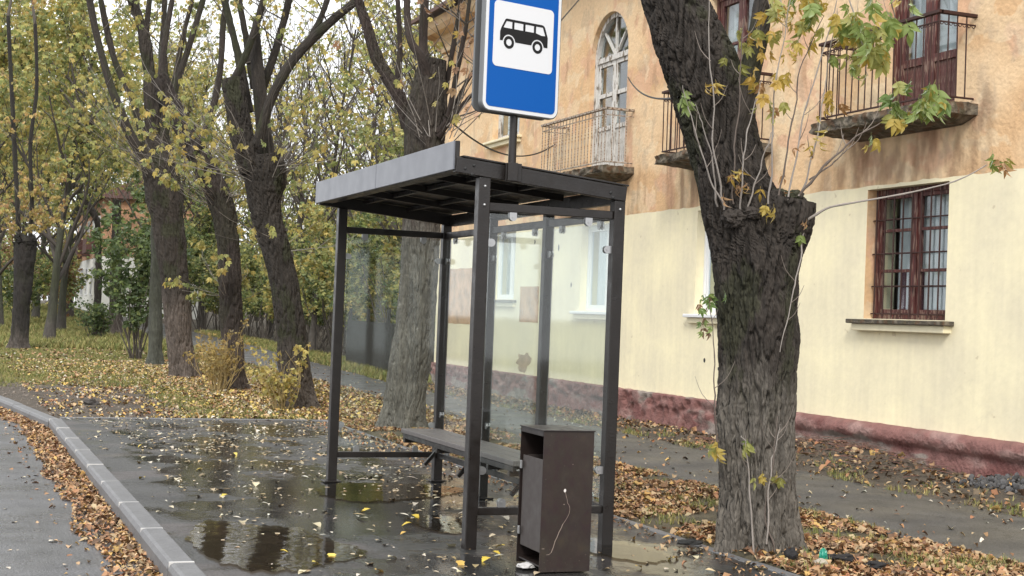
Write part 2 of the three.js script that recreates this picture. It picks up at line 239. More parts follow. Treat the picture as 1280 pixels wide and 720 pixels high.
// wet pavement of the bus stop
const PX0 = 1.4, PX1 = 4.8, PZ0 = -18.8, PZ1 = 4;
const wetAt = (x, z) => {   // how much water stands on the pavement
  const w = .5 * n2(x * 1.6, z * 1.1, 256, 256, 5) + .35 * n2(x * 4, z * 3, 256, 256, 15) + .18 * n2(x * 11, z * 9, 256, 256, 25);
  const blob = (cx, cz, sx, sz) => Math.exp(-(((x - cx) / sx) ** 2) - (((z - cz) / sz) ** 2));
  return w + 1.0 * blob(3.0, -10.8, 1.1, 1.5) + .9 * blob(4.1, -8.2, .5, .9) + .55 * blob(2.7, -14, 1.2, 2.2) + .5 * blob(3.6, -17.4, 1, 1) + .5 * blob(2.9, -8.1, .8, .6) - .5 * blob(3.9, -9.9, .35, .5) - .55 * blob(1.55, -15, .22, 4) - .4 * blob(3.7, -9.2, .3, .25);
};
const pvU = x => (x - PX0) / (PX1 - PX0), pvTex = (w, h, fn, srgb) => { const t = tex(w, h, (u, v) => fn(PX0 + u * (PX1 - PX0), -19 + v * 15, u, v), srgb); return t; };
const paveMap = pvTex(1024, 2048, (x, z) => { const f = .5 * n2(x * 90, z * 90, 512, 512, 3) + .5 * n2(x * 45, z * 45, 256, 256, 4), a = n2(x * 2, z * 2, 256, 256, 31), d = sstep(.05, .35, n2(x * 1.3 + 7, z * 1.3, 256, 256, 41)), m = sstep(.25, .5, n2(x * 3, z * 2.2, 256, 256, 61)) * sstep(-13, -16.5, z);
  const wet = sstep(-.1, .45, wetAt(x, z)), k = (.225 + .045 * a + .07 * f + .045 * d) * (1 - .26 * wet); return [k * (1 + .06 * d + .02 * m), k * (1 + .03 * m), k * (.985 - .12 * m)]; }, true);
const paveRough = pvTex(512, 1024, (x, z) => { const w = wetAt(x, z), s = sstep(-.12, .55, w); return grey(mix(.5, .13, s) + .06 * n2(x * 14, z * 14, 256, 256, 8)); }, false);
const paveBump = pvTex(1024, 2048, (x, z) => { const s = sstep(.05, .6, wetAt(x, z)); return grey(.5 + (.42 * n2(x * 85, z * 85, 512, 512, 6) + .3 * n2(x * 40, z * 40, 256, 256, 16)) * (1 - .8 * s) + .25 * n2(x * 2.2, z * 1.6, 256, 256, 36)); }, false);
const paveMat = new THREE.MeshStandardMaterial({ map: paveMap, roughness: 1, roughnessMap: paveRough, bumpMap: paveBump, bumpScale: .004 });
{
  const g = sheet(axis([[PX0, .1], [PX1, .1]]), axis([[PZ1, .5], [-6, .12], [PZ0, .12]]), (x, z) => .006 * n2(x * .8, z * .8, 256, 256, 77) - .004, 1), uv = g.attributes.uv, p = g.attributes.position;
  for (let i = 0; i < uv.count; i++) uv.setXY(i, pvU(p.getX(i)), (p.getZ(i) + 19) / 15);
  structure('pavement', g, paveMat, 'wet dark asphalt platform of the bus stop strewn with leaves');
}
// puddles: thin sheets of brown water
const waterMat = M({ color: lin(.5, .43, .33), roughness: .045, transmission: 1, thickness: 0, ior: 1.33, side: THREE.DoubleSide, bumpMap: tex(256, 256, (u, v) => grey(.5 + .5 * fbm(u * 6, v * 6, 6, 6, 3, 3)), false, .8, .8), bumpScale: .0012 });
function puddle(pts, seed, label) {
  const c = pts.reduce((a, p) => [a[0] + p[0] / pts.length, a[1] + p[1] / pts.length], [0, 0]), cur = new THREE.CatmullRomCurve3(pts.map(p => new THREE.Vector3(p[0], 0, p[1])), true), s = new THREE.Shape();
  for (let i = 0; i < 140; i++) { const p = cur.getPoint(i / 140), k = 1 + .10 * n2(i * .22, seed, 256, 256, 5) + .06 * n2(i * .9, seed, 256, 256, 7), x = c[0] + (p.x - c[0]) * k, z = c[1] + (p.z - c[1]) * k; i ? s.lineTo(x, -z) : s.moveTo(x, -z); }
  const g = new THREE.ShapeGeometry(s).rotateX(-Math.PI / 2).translate(0, .0065, 0); structure('puddle', g, waterMat, label);
}
puddle([[1.56, -9.45], [1.8, -9.95], [2.05, -9.7], [2.28, -9.55], [2.42, -8.95], [2.5, -8.5], [2.2, -8.2], [1.85, -7.95], [1.6, -8.2], [1.5, -8.8]], 3, 'brown rain puddle near the kerb');
puddle([[3.2, -9.95], [3.5, -10.0], [3.62, -9.7], [3.5, -9.3], [3.3, -9.15], [3.18, -9.5]], 8, 'small puddle beside the shelter bench');
puddle([[2.9, -11.3], [3.15, -11.9], [3.6, -11.95], [4.0, -11.8], [4.25, -11.5], [4.0, -11.2], [3.5, -10.9], [3.1, -10.8]], 13, 'shallow sheet of rain water around the far shelter posts');
puddle([[3.95, -8.8], [4.2, -8.85], [4.42, -8.5], [4.4, -8.1], [4.15, -7.9], [3.95, -8.3]], 18, 'dark puddle at the foot of the near rear shelter post');
// kerb stones, one after another
const kerb = new THREE.Group(); kerb.name = 'kerb'; kerb.userData.kind = 'structure'; kerb.userData.label = 'row of grey concrete kerb stones along the road'; scene.add(kerb);
{
  const R = rng(5), s = new THREE.Shape(); s.moveTo(0, -.26); s.lineTo(0, -.035); s.lineTo(.012, -.008); s.lineTo(.03, 0); s.lineTo(.138, 0); s.lineTo(.146, -.008); s.lineTo(.146, -.26);
  const stone = (len) => metricUV(new THREE.ExtrudeGeometry(s, { depth: len - .026, bevelEnabled: true, bevelThickness: .006, bevelSize: .005, bevelSegments: 2 }));
  const g1 = stone(1.27);
  for (let z = -18.44; z < 3; z += 1.27) { const m = mesh('kerb_stone', g1, kerbMat, kerb); m.position.set(1.258 + .008 * (R() - .5), .012 + .008 * (R() - .5), z); m.rotation.y = (R() - .5) * .006; }
  for (let i = 0; i < 13; i++) { const d = 1.27 * (i + 1), m = mesh('kerb_stone', g1, kerbMat, kerb); m.position.set(1.25 - d * .125, .006 + .008 * (R() - .5), -18.45 - d); m.rotation.y = .1245; }
  const e = new THREE.Shape(); e.moveTo(0, -.15); e.lineTo(0, -.006); e.lineTo(.008, 0); e.lineTo(.064, 0); e.lineTo(.07, -.006); e.lineTo(.07, -.15);
  const eg = metricUV(new THREE.ExtrudeGeometry(e, { depth: .985, bevelEnabled: true, bevelThickness: .004, bevelSize: .003, bevelSegments: 1 }));
  const mg = new THREE.BoxGeometry(.143, .25, .02).translate(.073, -.131, 0), mm = new THREE.MeshStandardMaterial({ color: lin(.5, .49, .47), roughness: .9 });
  for (let z = -18.44; z < 3; z += 1.27) mesh('mortar_joint', mg, mm, kerb).position.set(1.2555, .0245, z - .013);
  const edging = new THREE.Group(); edging.name = 'edging'; edging.userData.kind = 'structure'; edging.userData.label = 'thin concrete edging behind the pavement'; scene.add(edging);
  for (let z = -18.8; z < 3; z += 1) { const m = mesh('edging_stone', eg, kerbMat, edging); m.position.set(4.803, .004 + .01 * (R() - .5), z); m.rotation.y = (R() - .5) * .012; }
  for (let x = 1.42; x < 4.8; x += .99) { const m = mesh('edging_stone', eg, kerbMat, edging); m.position.set(x, .004 + .01 * (R() - .5), -18.79); m.rotation.y = Math.PI / 2 + (R() - .5) * .012; }
}
// ---------- the old two-storey house ----------
const FX = 10, Z0 = -29.5, Z1 = -3, LINE = 3.2;
const house = thing('apartment_house', 'old two-storey house with cream ground floor and weathered ochre upper floor', 'building', [FX, 0, 0]);
// holes [z0, z1, y0, y1] in the facade
const lowHoles = [[-13.9, -12.44, 1.65, 3.16], [-17.95, -16.5, 1.66, 3.14], [-21.95, -20.6, 1.66, 3.1], [-26.15, -24.95, 1.84, 3.14], [-9.85, -8.4, 1.65, 3.16]];
const upHoles = [[-13.62, -12.4, 3.96, 6.2], [-17.78, -16.46, 3.96, 6.2], [-26.45, -25.0, 4.98, 6.3], [-9.7, -8.4, 3.96, 6.2]];
const archHole = { z0: -21.85, z1: -20.42, y0: 4.0, spring: 5.9 };
const edgeY = z => LINE + .018 * n2(z * 3, 1) + .012 * n2(z * 11, 2);
{
  const rect = ([z0, z1, y0, y1]) => { const h = new THREE.Path(); h.moveTo(-z0, y0); h.lineTo(-z1, y0); h.lineTo(-z1, y1); h.lineTo(-z0, y1); h.closePath(); return h; };
  const lo = new THREE.Shape(), up = new THREE.Shape(); lo.moveTo(-Z1, -.4); lo.lineTo(-Z0, -.4); up.moveTo(-Z0, 7.75); up.lineTo(-Z1, 7.75);
  for (let i = 0; i <= 260; i++) { const z = Z0 + (Z1 - Z0) * i / 260; lo.lineTo(-z, edgeY(z)); }
  for (let i = 260; i >= 0; i--) { const z = Z0 + (Z1 - Z0) * i / 260; up.lineTo(-z, edgeY(z)); }
  lowHoles.forEach(h => lo.holes.push(rect(h))); upHoles.forEach(h => up.holes.push(rect(h)));
  const a = new THREE.Path(), A = archHole, r = (A.z1 - A.z0) / 2, cz = (A.z0 + A.z1) / 2; a.moveTo(-A.z0, A.y0); a.lineTo(-A.z1, A.y0); a.lineTo(-A.z1, A.spring); for (let i = 1; i < 24; i++) { const t = Math.PI * i / 24; a.lineTo(-cz - r * Math.cos(t), A.spring + r * Math.sin(t)); } a.lineTo(-A.z0, A.spring); a.closePath(); up.holes.push(a);
  const ex = (s, d = .42) => { const g = new THREE.ExtrudeGeometry(s, { depth: d, bevelEnabled: false, curveSegments: 4 }).rotateY(Math.PI / 2); return g; };
  const fixUV = g => { const p = g.attributes.position, n = g.attributes.normal, uv = g.attributes.uv; for (let i = 0; i < p.count; i++) uv.setXY(i, p.getZ(i) + (Math.abs(n.getX(i)) > .5 ? 0 : p.getX(i)), p.getY(i)); return g; };
  mesh('wall', fixUV(ex(lo)), cream, house).userData.label = 'cream painted ground floor wall';
  mesh('wall', fixUV(ex(up)), ochre, house).userData.label = 'weathered ochre upper wall with stains';
  mesh('gable_wall', fixUV(merge([box(6, 3.7, Z0 + .2, 11.16, 8.1, .4), box(6, 3.7, Z1 - .2, 11.16, 8.1, .4), box(11.4, 3.7, (Z0 + Z1) / 2, .4, 8.1, Z1 - Z0)])), cream, house);
  mesh('floor_slab', merge([box(6, 3.6, (Z0 + Z1) / 2, 10.6, .3, Z1 - Z0 - .9), box(6, .3, (Z0 + Z1) / 2, 10.6, .2, Z1 - Z0 - .9), box(6, 7.4, (Z0 + Z1) / 2, 10.6, .3, Z1 - Z0 - .9)]), slabMat, house);
  // corner pilaster, cornice and roof
  mesh('pilaster', fixUV(merge([rbox(-.03, 5.2, Z0 + .32, .08, 4.0, .6, .01), rbox(-.05, 7.28, Z0 + .32, .14, .1, .7, .02), rbox(-.04, 7.16, Z0 + .32, .1, .05, .64, .02)])), ochre, house);
  const prof = [[0, 7.35], [-.05, 7.35], [-.07, 7.42], [-.16, 7.5], [-.18, 7.58], [-.42, 7.6], [-.5, 7.68], [-.52, 7.8], [-.55, 7.84], [0, 7.86]], cs = new THREE.Shape(prof.map(([x, y]) => new THREE.Vector2(x, y)));
  mesh('cornice', fixUV(new THREE.ExtrudeGeometry(cs, { depth: Z1 - Z0 + .9, bevelEnabled: false }).translate(0, 0, Z0 - .45)), ochre, house);
  const rs = new THREE.Shape([[-.75, 7.87], [5.8, 10.4], [12.2, 7.87], [12.2, 7.95], [5.8, 10.5], [-.75, 7.95]].map(q => new THREE.Vector2(...q)));
  mesh('roof', new THREE.ExtrudeGeometry(rs, { depth: Z1 - Z0 + 1.2, bevelEnabled: false }).translate(0, 0, Z0 - .6), new THREE.MeshStandardMaterial({ color: lin(.12, .07, .055), roughness: .8 }), house);
  // battered plinth with a rounded top course, its plaster broken away here and there
  const P = [[.02, .455], [-.06, .45], [-.105, .425], [-.13, .38], [-.135, .33], [-.115, .285], [-.075, .255], [-.062, .225], [-.07, .18], [-.075, .1], [-.085, 0], [-.09, -.2]], N = 900, pos = [], uv = [], idx = [];
  for (let j = 0; j <= N; j++) { const z = Z0 + (Z1 - Z0) * j / N, worn = sstep(-14.2, -17.5, z), br = sstep(.05, .2, .6 * n2(z * .9, 5) + .5 * n2(z * 3, 8) + .5 * worn - .15);
    P.forEach(([x, y], i) => { const k = .018 * n3(z * 4, y * 7, 1) + .009 * n3(z * 17, y * 20, 2), flat = mix(x, -.07, worn * .75 * (i > 0 && i < 10 ? 1 : 0)), loss = br * .05 * sstep(-.1, .25, n3(z * 6, y * 8, 5)) * (y < .4 ? 1 : 0); pos.push(flat + k + loss, y + .012 * n2(z * 5, i) * (i < 3 ? 1 : 0), z); uv.push(z, .1 + y); }); }
  for (let j = 0; j < N; j++) for (let i = 0; i < P.length - 1; i++) { const a = j * P.length + i, b = a + P.length; idx.push(a, a + 1, b, a + 1, b + 1, b); }
  const g = new THREE.BufferGeometry(); g.setAttribute('position', new THREE.Float32BufferAttribute(pos, 3)); g.setAttribute('uv', new THREE.Float32BufferAttribute(uv, 2)); g.setIndex(idx); g.computeVertexNormals();
  mesh('plinth', g, plinthMat, house).userData.label = 'dull red plinth with broken grey patches';
  // ochre repair patches on the cream wall
  const patchGeo = ([z0, z1, y0, y1], sd) => { const s = new THREE.Shape(), pts = []; const e = (a, b, n) => { for (let i = 0; i < n; i++) pts.push([mix(a[0], b[0], i / n) + .012 * n2(i * .9, sd + a[1] * 3), mix(a[1], b[1], i / n) + .012 * n2(i * .8, sd + a[0] * 3)]); }; e([-z0, y0], [-z1, y0], 14); e([-z1, y0], [-z1, y1], 14); e([-z1, y1], [-z0, y1], 14); e([-z0, y1], [-z0, y0], 14); pts.forEach((p, i) => i ? s.lineTo(...p) : s.moveTo(...p)); return fixUV(new THREE.ExtrudeGeometry(s, { depth: .004, bevelEnabled: false }).rotateY(Math.PI / 2).translate(-.004, 0, 0)); };
  const patchMat = new THREE.MeshStandardMaterial({ color: lin(.66, .38, .19), roughness: .9, map: soilMap, bumpMap: plasterBump, bumpScale: .01 });
  mesh('paint_patch', patchGeo([-28.85, -27.2, 1.32, 2.48], 3), patchMat, house); mesh('paint_patch', patchGeo([-24.62, -23.72, 1.42, 2.08], 9), patchMat, house);
  const scar = new THREE.Shape(); for (let i = 0; i < 60; i++) { const t = i / 60 * Math.PI * 2, r = .25 * (1 + .5 * n2(i / 60 * 9, 3.3, 9, 256) + .25 * n2(i / 60 * 23, 7.7, 23, 256)); const x = 24.3 + r * Math.cos(t) * 1.25, y = .68 + r * .62 * Math.sin(t); i ? scar.lineTo(x, y) : scar.moveTo(x, y); }
  mesh('bare_plaster', fixUV(new THREE.ExtrudeGeometry(scar, { depth: .004, bevelEnabled: false }).rotateY(Math.PI / 2).translate(-.004, 0, 0)), new THREE.MeshStandardMaterial({ color: lin(.6, .46, .33), map: soilMap, bumpMap: plasterBump, bumpScale: .05, roughness: .95 }), house);
}
// windows: the frame is the part; panes, bars, sill and curtain are its pieces
const U = (z, y, x = 0) => [x, y, z];
function bars(list, horizontal, at, from, to, x, t, d) { list.push(horizontal ? rbox(x, at, (from + to) / 2, d, t, to - from, .004) : rbox(x, (from + to) / 2, at, d, to - from, t, .004)); }
function casement([z0, z1, y0, y1], { mat, xf = .16, ft = .07, mullions = [.5], transoms = [[], []], glass = windowGlass, sillMat = cream, sillOut = .14, drape = .5, seed = 1 }) {
  const L = []; bars(L, true, y0 + ft / 2, z0, z1, xf, ft, .07); bars(L, true, y1 - ft / 2, z0, z1, xf, ft, .07); bars(L, false, z0 + ft / 2, y0 + ft, y1 - ft, xf, ft, .07); bars(L, false, z1 - ft / 2, y0 + ft, y1 - ft, xf, ft, .07);
  const edges = [z0 + ft, ...mullions.map(m => mix(z0, z1, m)), z1 - ft];
  mullions.forEach(m => bars(L, false, mix(z0, z1, m), y0 + ft, y1 - ft, xf, ft * 1.15, .08));
  const w = mesh('window', metricUV(merge(L)), mat, house);
  for (let c = 0; c < edges.length - 1; c++) {
    const a = edges[c] + (c ? ft * .58 : 0), b = edges[c + 1] - (c < edges.length - 2 ? ft * .58 : 0), s = .045, xs = xf + .005;
    const sash = []; bars(sash, true, y0 + ft + s / 2, a, b, xs, s, .05); bars(sash, true, y1 - ft - s / 2, a, b, xs, s, .05); bars(sash, false, a + s / 2, y0 + ft + s, y1 - ft - s, xs, s, .05); bars(sash, false, b - s / 2, y0 + ft + s, y1 - ft - s, xs, s, .05);
    const cut = (transoms[c] || []).map(t => mix(y0, y1, t)); cut.forEach(t => bars(sash, true, t, a + s, b - s, xs, .035, .045));
    mesh('sash', metricUV(merge(sash)), mat, w);
    const ys = [y0 + ft + s, ...cut, y1 - ft - s].sort((p, q) => p - q);
    for (let k = 0; k < ys.length - 1; k++) mesh('pane', box(xs + .004, (ys[k] + ys[k + 1]) / 2, (a + b) / 2, .004, ys[k + 1] - ys[k] - (k || cut.length ? .02 : 0), b - a - 2 * s + .006), glass, w);
  }
  if (sillOut) { const s = []; s.push(rbox(-sillOut / 2 + .06, y0 - .035, (z0 + z1) / 2, sillOut + .14, .05, z1 - z0 + .3, .012), rbox(-sillOut / 2 + .03, y0 - .1, (z0 + z1) / 2 + .0, sillOut - .02, .085, z1 - z0 + .2, .012)); mesh('sill', metricUV(merge([s[0]])), sillMat, w); mesh('sill_moulding', metricUV(s[1]), cream, w); }
  if (drape) { const N = 60, p = [], idx = [], H = [y0 + .02, y1 - .05]; for (let i = 0; i <= N; i++) { const z = mix(z0 + .05, z1 - .05, i / N), x = xf + .16 + .035 * Math.sin(i * .9 + seed) + .02 * Math.sin(i * 2.1 + seed); p.push(x, H[0], z, x, H[1], z); } for (let i = 0; i < N; i++) { const gap = Math.abs(i / N - drape) < .07; if (!gap) { const a = i * 2; idx.push(a, a + 1, a + 2, a + 1, a + 3, a + 2); } } const g = new THREE.BufferGeometry(); g.setAttribute('position', new THREE.Float32BufferAttribute(p, 3)); g.setIndex(idx); g.computeVertexNormals(); mesh('curtain', g, curtain, w); }
  return w;
}
{
  const w = casement(lowHoles[0], { mat: redWood, transoms: [[.37, .68], [.37, .68]], sillMat: oldConcrete, drape: .04, seed: 2 });
  w.userData.label = 'barred window with dark red wooden frame';
  const [z0, z1, y0, y1] = lowHoles[0], barG = new THREE.CylinderGeometry(.0095, .0095, y1 - y0 - .05, 8), barH = new THREE.CylinderGeometry(.009, .009, z1 - z0 - .04, 8).rotateX(Math.PI / 2);
  for (let i = 0; i < 9; i++) { const b = mesh('bar', barG, darkIron, w); b.position.set(.075, (y0 + y1) / 2, mix(z0 + .09, z1 - .06, i / 8)); }
  for (const t of [.04, .25, .5, .76]) { const b = mesh('bar', barH, darkIron, w); b.position.set(.088, mix(y0, y1, t), (z0 + z1) / 2); }
  mesh('box_on_inner_sill', rbox(.36, 1.98, -13.42, .14, .5, .42, .02), new THREE.MeshStandardMaterial({ color: lin(.10, .03, .045), roughness: .8 }), w);
  const rv = (h) => metricUV(merge([box(.1, (h[2] + h[3]) / 2, h[0] + .004, .2, h[3] - h[2], .006)])); mesh('reveal', rv(lowHoles[0]), ochre, w);
  for (const k of [1, 2, 3, 4]) casement(lowHoles[k], { mat: whitePaint, ft: .055, mullions: [.58], drape: k === 2 ? .7 : .4, seed: k * 3, sillMat: k === 3 ? oldConcrete : whitePaint, sillOut: .1 });
  casement(upHoles[2], { mat: peelWhite, transoms: [[.7], [.7]], seed: 8 });
}
// doors to the balconies
function balconyDoor([z0, z1, y0, y1], mat, seed) {
  const L = [], ft = .07, xf = .14; bars(L, true, y1 - ft / 2, z0, z1, xf, ft, .09); bars(L, false, z0 + ft / 2, y0, y1 - ft, xf, ft, .09); bars(L, false, z1 - ft / 2, y0, y1 - ft, xf, ft, .09);
  const d = mesh('balcony_door', metricUV(merge(L)), mat, house), mid = (z0 + z1) / 2, yb = y0 + .62;
  for (const [a, b] of [[z0 + ft, mid - .004], [mid + .004, z1 - ft]]) {
    const s = .085, q = []; bars(q, false, a + s / 2, y0 + .02, y1 - ft, xf + .01, s, .06); bars(q, false, b - s / 2, y0 + .02, y1 - ft, xf + .01, s, .06); bars(q, true, y1 - ft - s / 2, a + s, b - s, xf + .01, s, .06); bars(q, true, yb, a + s, b - s, xf + .01, .09, .06); bars(q, true, y0 + .06, a + s, b - s, xf + .01, .09, .06); bars(q, true, mix(yb, y1, .55), a + s, b - s, xf + .01, .04, .05);
    mesh('door_leaf', metricUV(merge(q)), mat, d);
    const nb = 4; for (let i = 0; i < nb; i++) mesh('door_board', rbox(xf + .012 + .003 * (i % 2), (y0 + .1 + yb) / 2, mix(a + s, b - s, (i + .5) / nb), .025, yb - y0 - .12, (b - a - 2 * s) / nb - .006, .003), mat, d);
    mesh('pane', box(xf + .012, (yb + mix(yb, y1, .55)) / 2, (a + b) / 2, .004, mix(yb, y1, .55) - yb - .05, b - a - 2 * s), windowGlass, d); mesh('pane', box(xf + .012, (mix(yb, y1, .55) + y1 - ft - s) / 2, (a + b) / 2, .004, y1 - ft - s - mix(yb, y1, .55) - .03, b - a - 2 * s), windowGlass, d);
  }
  const N = 40, p = [], idx = []; for (let i = 0; i <= N; i++) { const z = mix(z0 + .05, z1 - .05, i / N), x = xf + .14 + .03 * Math.sin(i * 1.1 + seed); p.push(x, y0 + .05, z, x, y1 - .1, z); } for (let i = 0; i < N; i++) { const a = i * 2; idx.push(a, a + 1, a + 2, a + 1, a + 3, a + 2); } const g = new THREE.BufferGeometry(); g.setAttribute('position', new THREE.Float32BufferAttribute(p, 3)); g.setIndex(idx); g.computeVertexNormals(); mesh('curtain', g, curtain, d);
  return d;
}
balconyDoor(upHoles[0], redWood, 1).userData.label = 'peeling dark red balcony door'; balconyDoor(upHoles[1], redWood, 4); balconyDoor(upHoles[3], redWood, 7);
{ // white arched door
  const A = archHole, r = (A.z1 - A.z0) / 2, cz = (A.z0 + A.z1) / 2, xf = .14, s = new THREE.Shape(), h = new THREE.Path(), t = .075;
  const arch = (P, rr, yb) => { P.moveTo(-cz - rr, yb); P.lineTo(-cz - rr, A.spring); for (let i = 1; i <= 24; i++) { const a = Math.PI * (1 - i / 24); P.lineTo(-cz + rr * Math.cos(a), A.spring + rr * Math.sin(a)); } P.lineTo(-cz + rr, yb); P.closePath(); };
  arch(s, r - .002, A.y0); arch(h, r - t, A.y0 + .04); s.holes.push(h);
  const ring = new THREE.ExtrudeGeometry(s, { depth: .09, bevelEnabled: true, bevelSize: .006, bevelThickness: .006, bevelSegments: 1 }).rotateY(Math.PI / 2).translate(xf - .05, 0, 0), L = [ring];
  bars(L, true, A.spring - .02, A.z0 + t, A.z1 - t, xf, .09, .09); const d = mesh('balcony_door', metricUV(merge(L)), peelWhite, house); d.userData.label = 'white peeling balcony door with arched fanlight';
  const f = []; bars(f, false, cz, A.spring, A.spring + r - t, xf, .035, .05); for (const sg of [-1, 1]) f.push(rbox(0, .3, 0, .05, .62, .035, .004).rotateX(sg * .78).translate(xf, A.spring, cz)); mesh('fanlight_bar', metricUV(merge(f)), peelWhite, d);
  const gs = new THREE.Shape(); gs.moveTo(-cz - r + t, A.spring); for (let i = 1; i <= 24; i++) { const a = Math.PI * (1 - i / 24); gs.lineTo(-cz + (r - t) * Math.cos(a), A.spring + (r - t) * Math.sin(a)); } mesh('pane', new THREE.ExtrudeGeometry(gs, { depth: .004, bevelEnabled: false }).rotateY(Math.PI / 2).translate(xf + .012, 0, 0), windowGlass, d);
  for (const [a, b] of [[A.z0 + t, cz - .004], [cz + .004, A.z1 - t]]) { const w = .075, q = []; bars(q, false, a + w / 2, A.y0 + .04, A.spring - .07, xf + .01, w, .06); bars(q, false, b - w / 2, A.y0 + .04, A.spring - .07, xf + .01, w, .06); for (const y of [A.y0 + .08, A.y0 + .72, A.y0 + 1.28, A.spring - .1]) bars(q, true, y, a + w, b - w, xf + .01, .07, .055); mesh('door_leaf', metricUV(merge(q)), peelWhite, d);
    for (let i = 0; i < 3; i++) mesh('door_board', rbox(xf + .014, A.y0 + .4, mix(a + w, b - w, (i + .5) / 3), .025, .58, (b - a - 2 * w) / 3 - .005, .003), peelWhite, d);
    for (const [y0, y1] of [[A.y0 + .76, A.y0 + 1.24], [A.y0 + 1.32, A.spring - .14]]) mesh('pane', box(xf + .014, (y0 + y1) / 2, (a + b) / 2, .004, y1 - y0, b - a - 2 * w), windowGlass, d); }
}
// balconies: slab, railing of single bars, handrail
function balcony(z0, z1, ytop, out, railH, iron, rustic) {
  const g = new THREE.BoxGeometry(out, .2, z1 - z0, 16, 8, 60).translate(-out / 2 + .02, ytop - .1, (z0 + z1) / 2), p = g.attributes.position;
  for (let i = 0; i < p.count; i++) { const t = clamp(-p.getX(i) / out), d = clamp((ytop - p.getY(i)) / .2), e = clamp(Math.min(p.getZ(i) - z0, z1 - p.getZ(i)) / .25), lip = d < .45 ? d : .45 + (d - .45) * (1 - .75 * Math.max(t, 1 - e)); p.setY(i, ytop - .2 * lip); }
  for (let i = 0; i < p.count; i++) { const x = p.getX(i), y = p.getY(i), z = p.getZ(i); if (x < -.02) p.setXYZ(i, x + .035 * n3(x * 5, y * 16, z * 4) + .02 * n3(x * 14, y * 40, z * 14), y + .014 * n3(x * 6, y * 6 + 3, z * 4) + .012 * n3(x * 15, y * 15, z * 19), z + .04 * n3(z * 6, y * 6, x * 6)); } g.computeVertexNormals();
  const b = mesh('balcony', metricUV(g), oldConcrete, house);
  const xo = -out + .09, za = z0 + .08, zb = z1 - .08, yr = ytop + railH, base = ytop + .06;
  const rail = (y, t, w) => merge([rbox(xo, y, (za + zb) / 2, w, t, zb - za + w, .004), rbox(xo / 2, y, za, -xo, t, w, .004), rbox(xo / 2, y, zb, -xo, t, w, .004)]);
  mesh('handrail', metricUV(rail(yr, .035, .06)), iron, b); mesh('railing_rod', metricUV(rail(yr - .1, .016, .016)), iron, b); mesh('railing_rod', metricUV(rail(base, .02, .02)), iron, b);
  const bg = metricUV(new THREE.CylinderGeometry(.008, .008, railH - .06, 7)); const put = (x, z) => { const m = mesh('baluster', bg, iron, b); m.position.set(x, ytop + .06 + (railH - .06) / 2, z); m.rotation.z = .02 * n2(z * 9, x * 7); };
  const n = Math.round((zb - za) / .125); for (let i = 0; i <= n; i++) put(xo, mix(za, zb, i / n)); for (const z of [za, zb]) for (let i = 1; i < 4; i++) put(xo * (1 - i / 4), z);
  if (rustic) { const q = []; for (let i = 0; i < n * 2; i++) { const z = mix(za, zb, (i + .5) / (n * 2)); q.push(new THREE.TorusGeometry(.022, .005, 5, 8, Math.PI).rotateX(Math.PI).rotateY(Math.PI / 2).translate(xo, yr - .108, z)); } for (let i = 0; i < 8; i++) for (const z of [za, zb]) q.push(new THREE.TorusGeometry(.022, .005, 5, 8, Math.PI).rotateX(Math.PI).translate(xo * (i + .5) / 8, yr - .108, z)); mesh('scallop_trim', merge(q), iron, b); }
  return b;
}
balcony(-14.33, -12.02, 3.94, .56, .94, darkIron, true).userData.label = 'crumbling balcony slab with dark red iron railing';
balcony(-18.3, -16.02, 3.92, .56, .92, darkIron, true);
balcony(-22.75, -20.05, 3.95, .58, .9, paleIron, false).userData.label = 'balcony with pale rusty railing below the arched door';
mesh('leaning_board', rbox(-.06, 4.42, -18.05, .03, .85, .3, .004), redWood, house);
// a few chipped spots of missing plaster
{ const R = rng(44), g = new THREE.CircleGeometry(1, 7).rotateY(-Math.PI / 2); for (const [z, y, s] of [[-10.95, 5.02, .06], [-17.6, 1.0, .03], [-17.2, .9, .025], [-22.9, 2.76, .035], [-24.0, 2.9, .03], [-22.3, 2.1, .03]]) { const m = mesh('plaster_chip', g, dark, house); m.position.set(-.003, y, z); m.scale.set(1, s * (1 + R()), s); } }
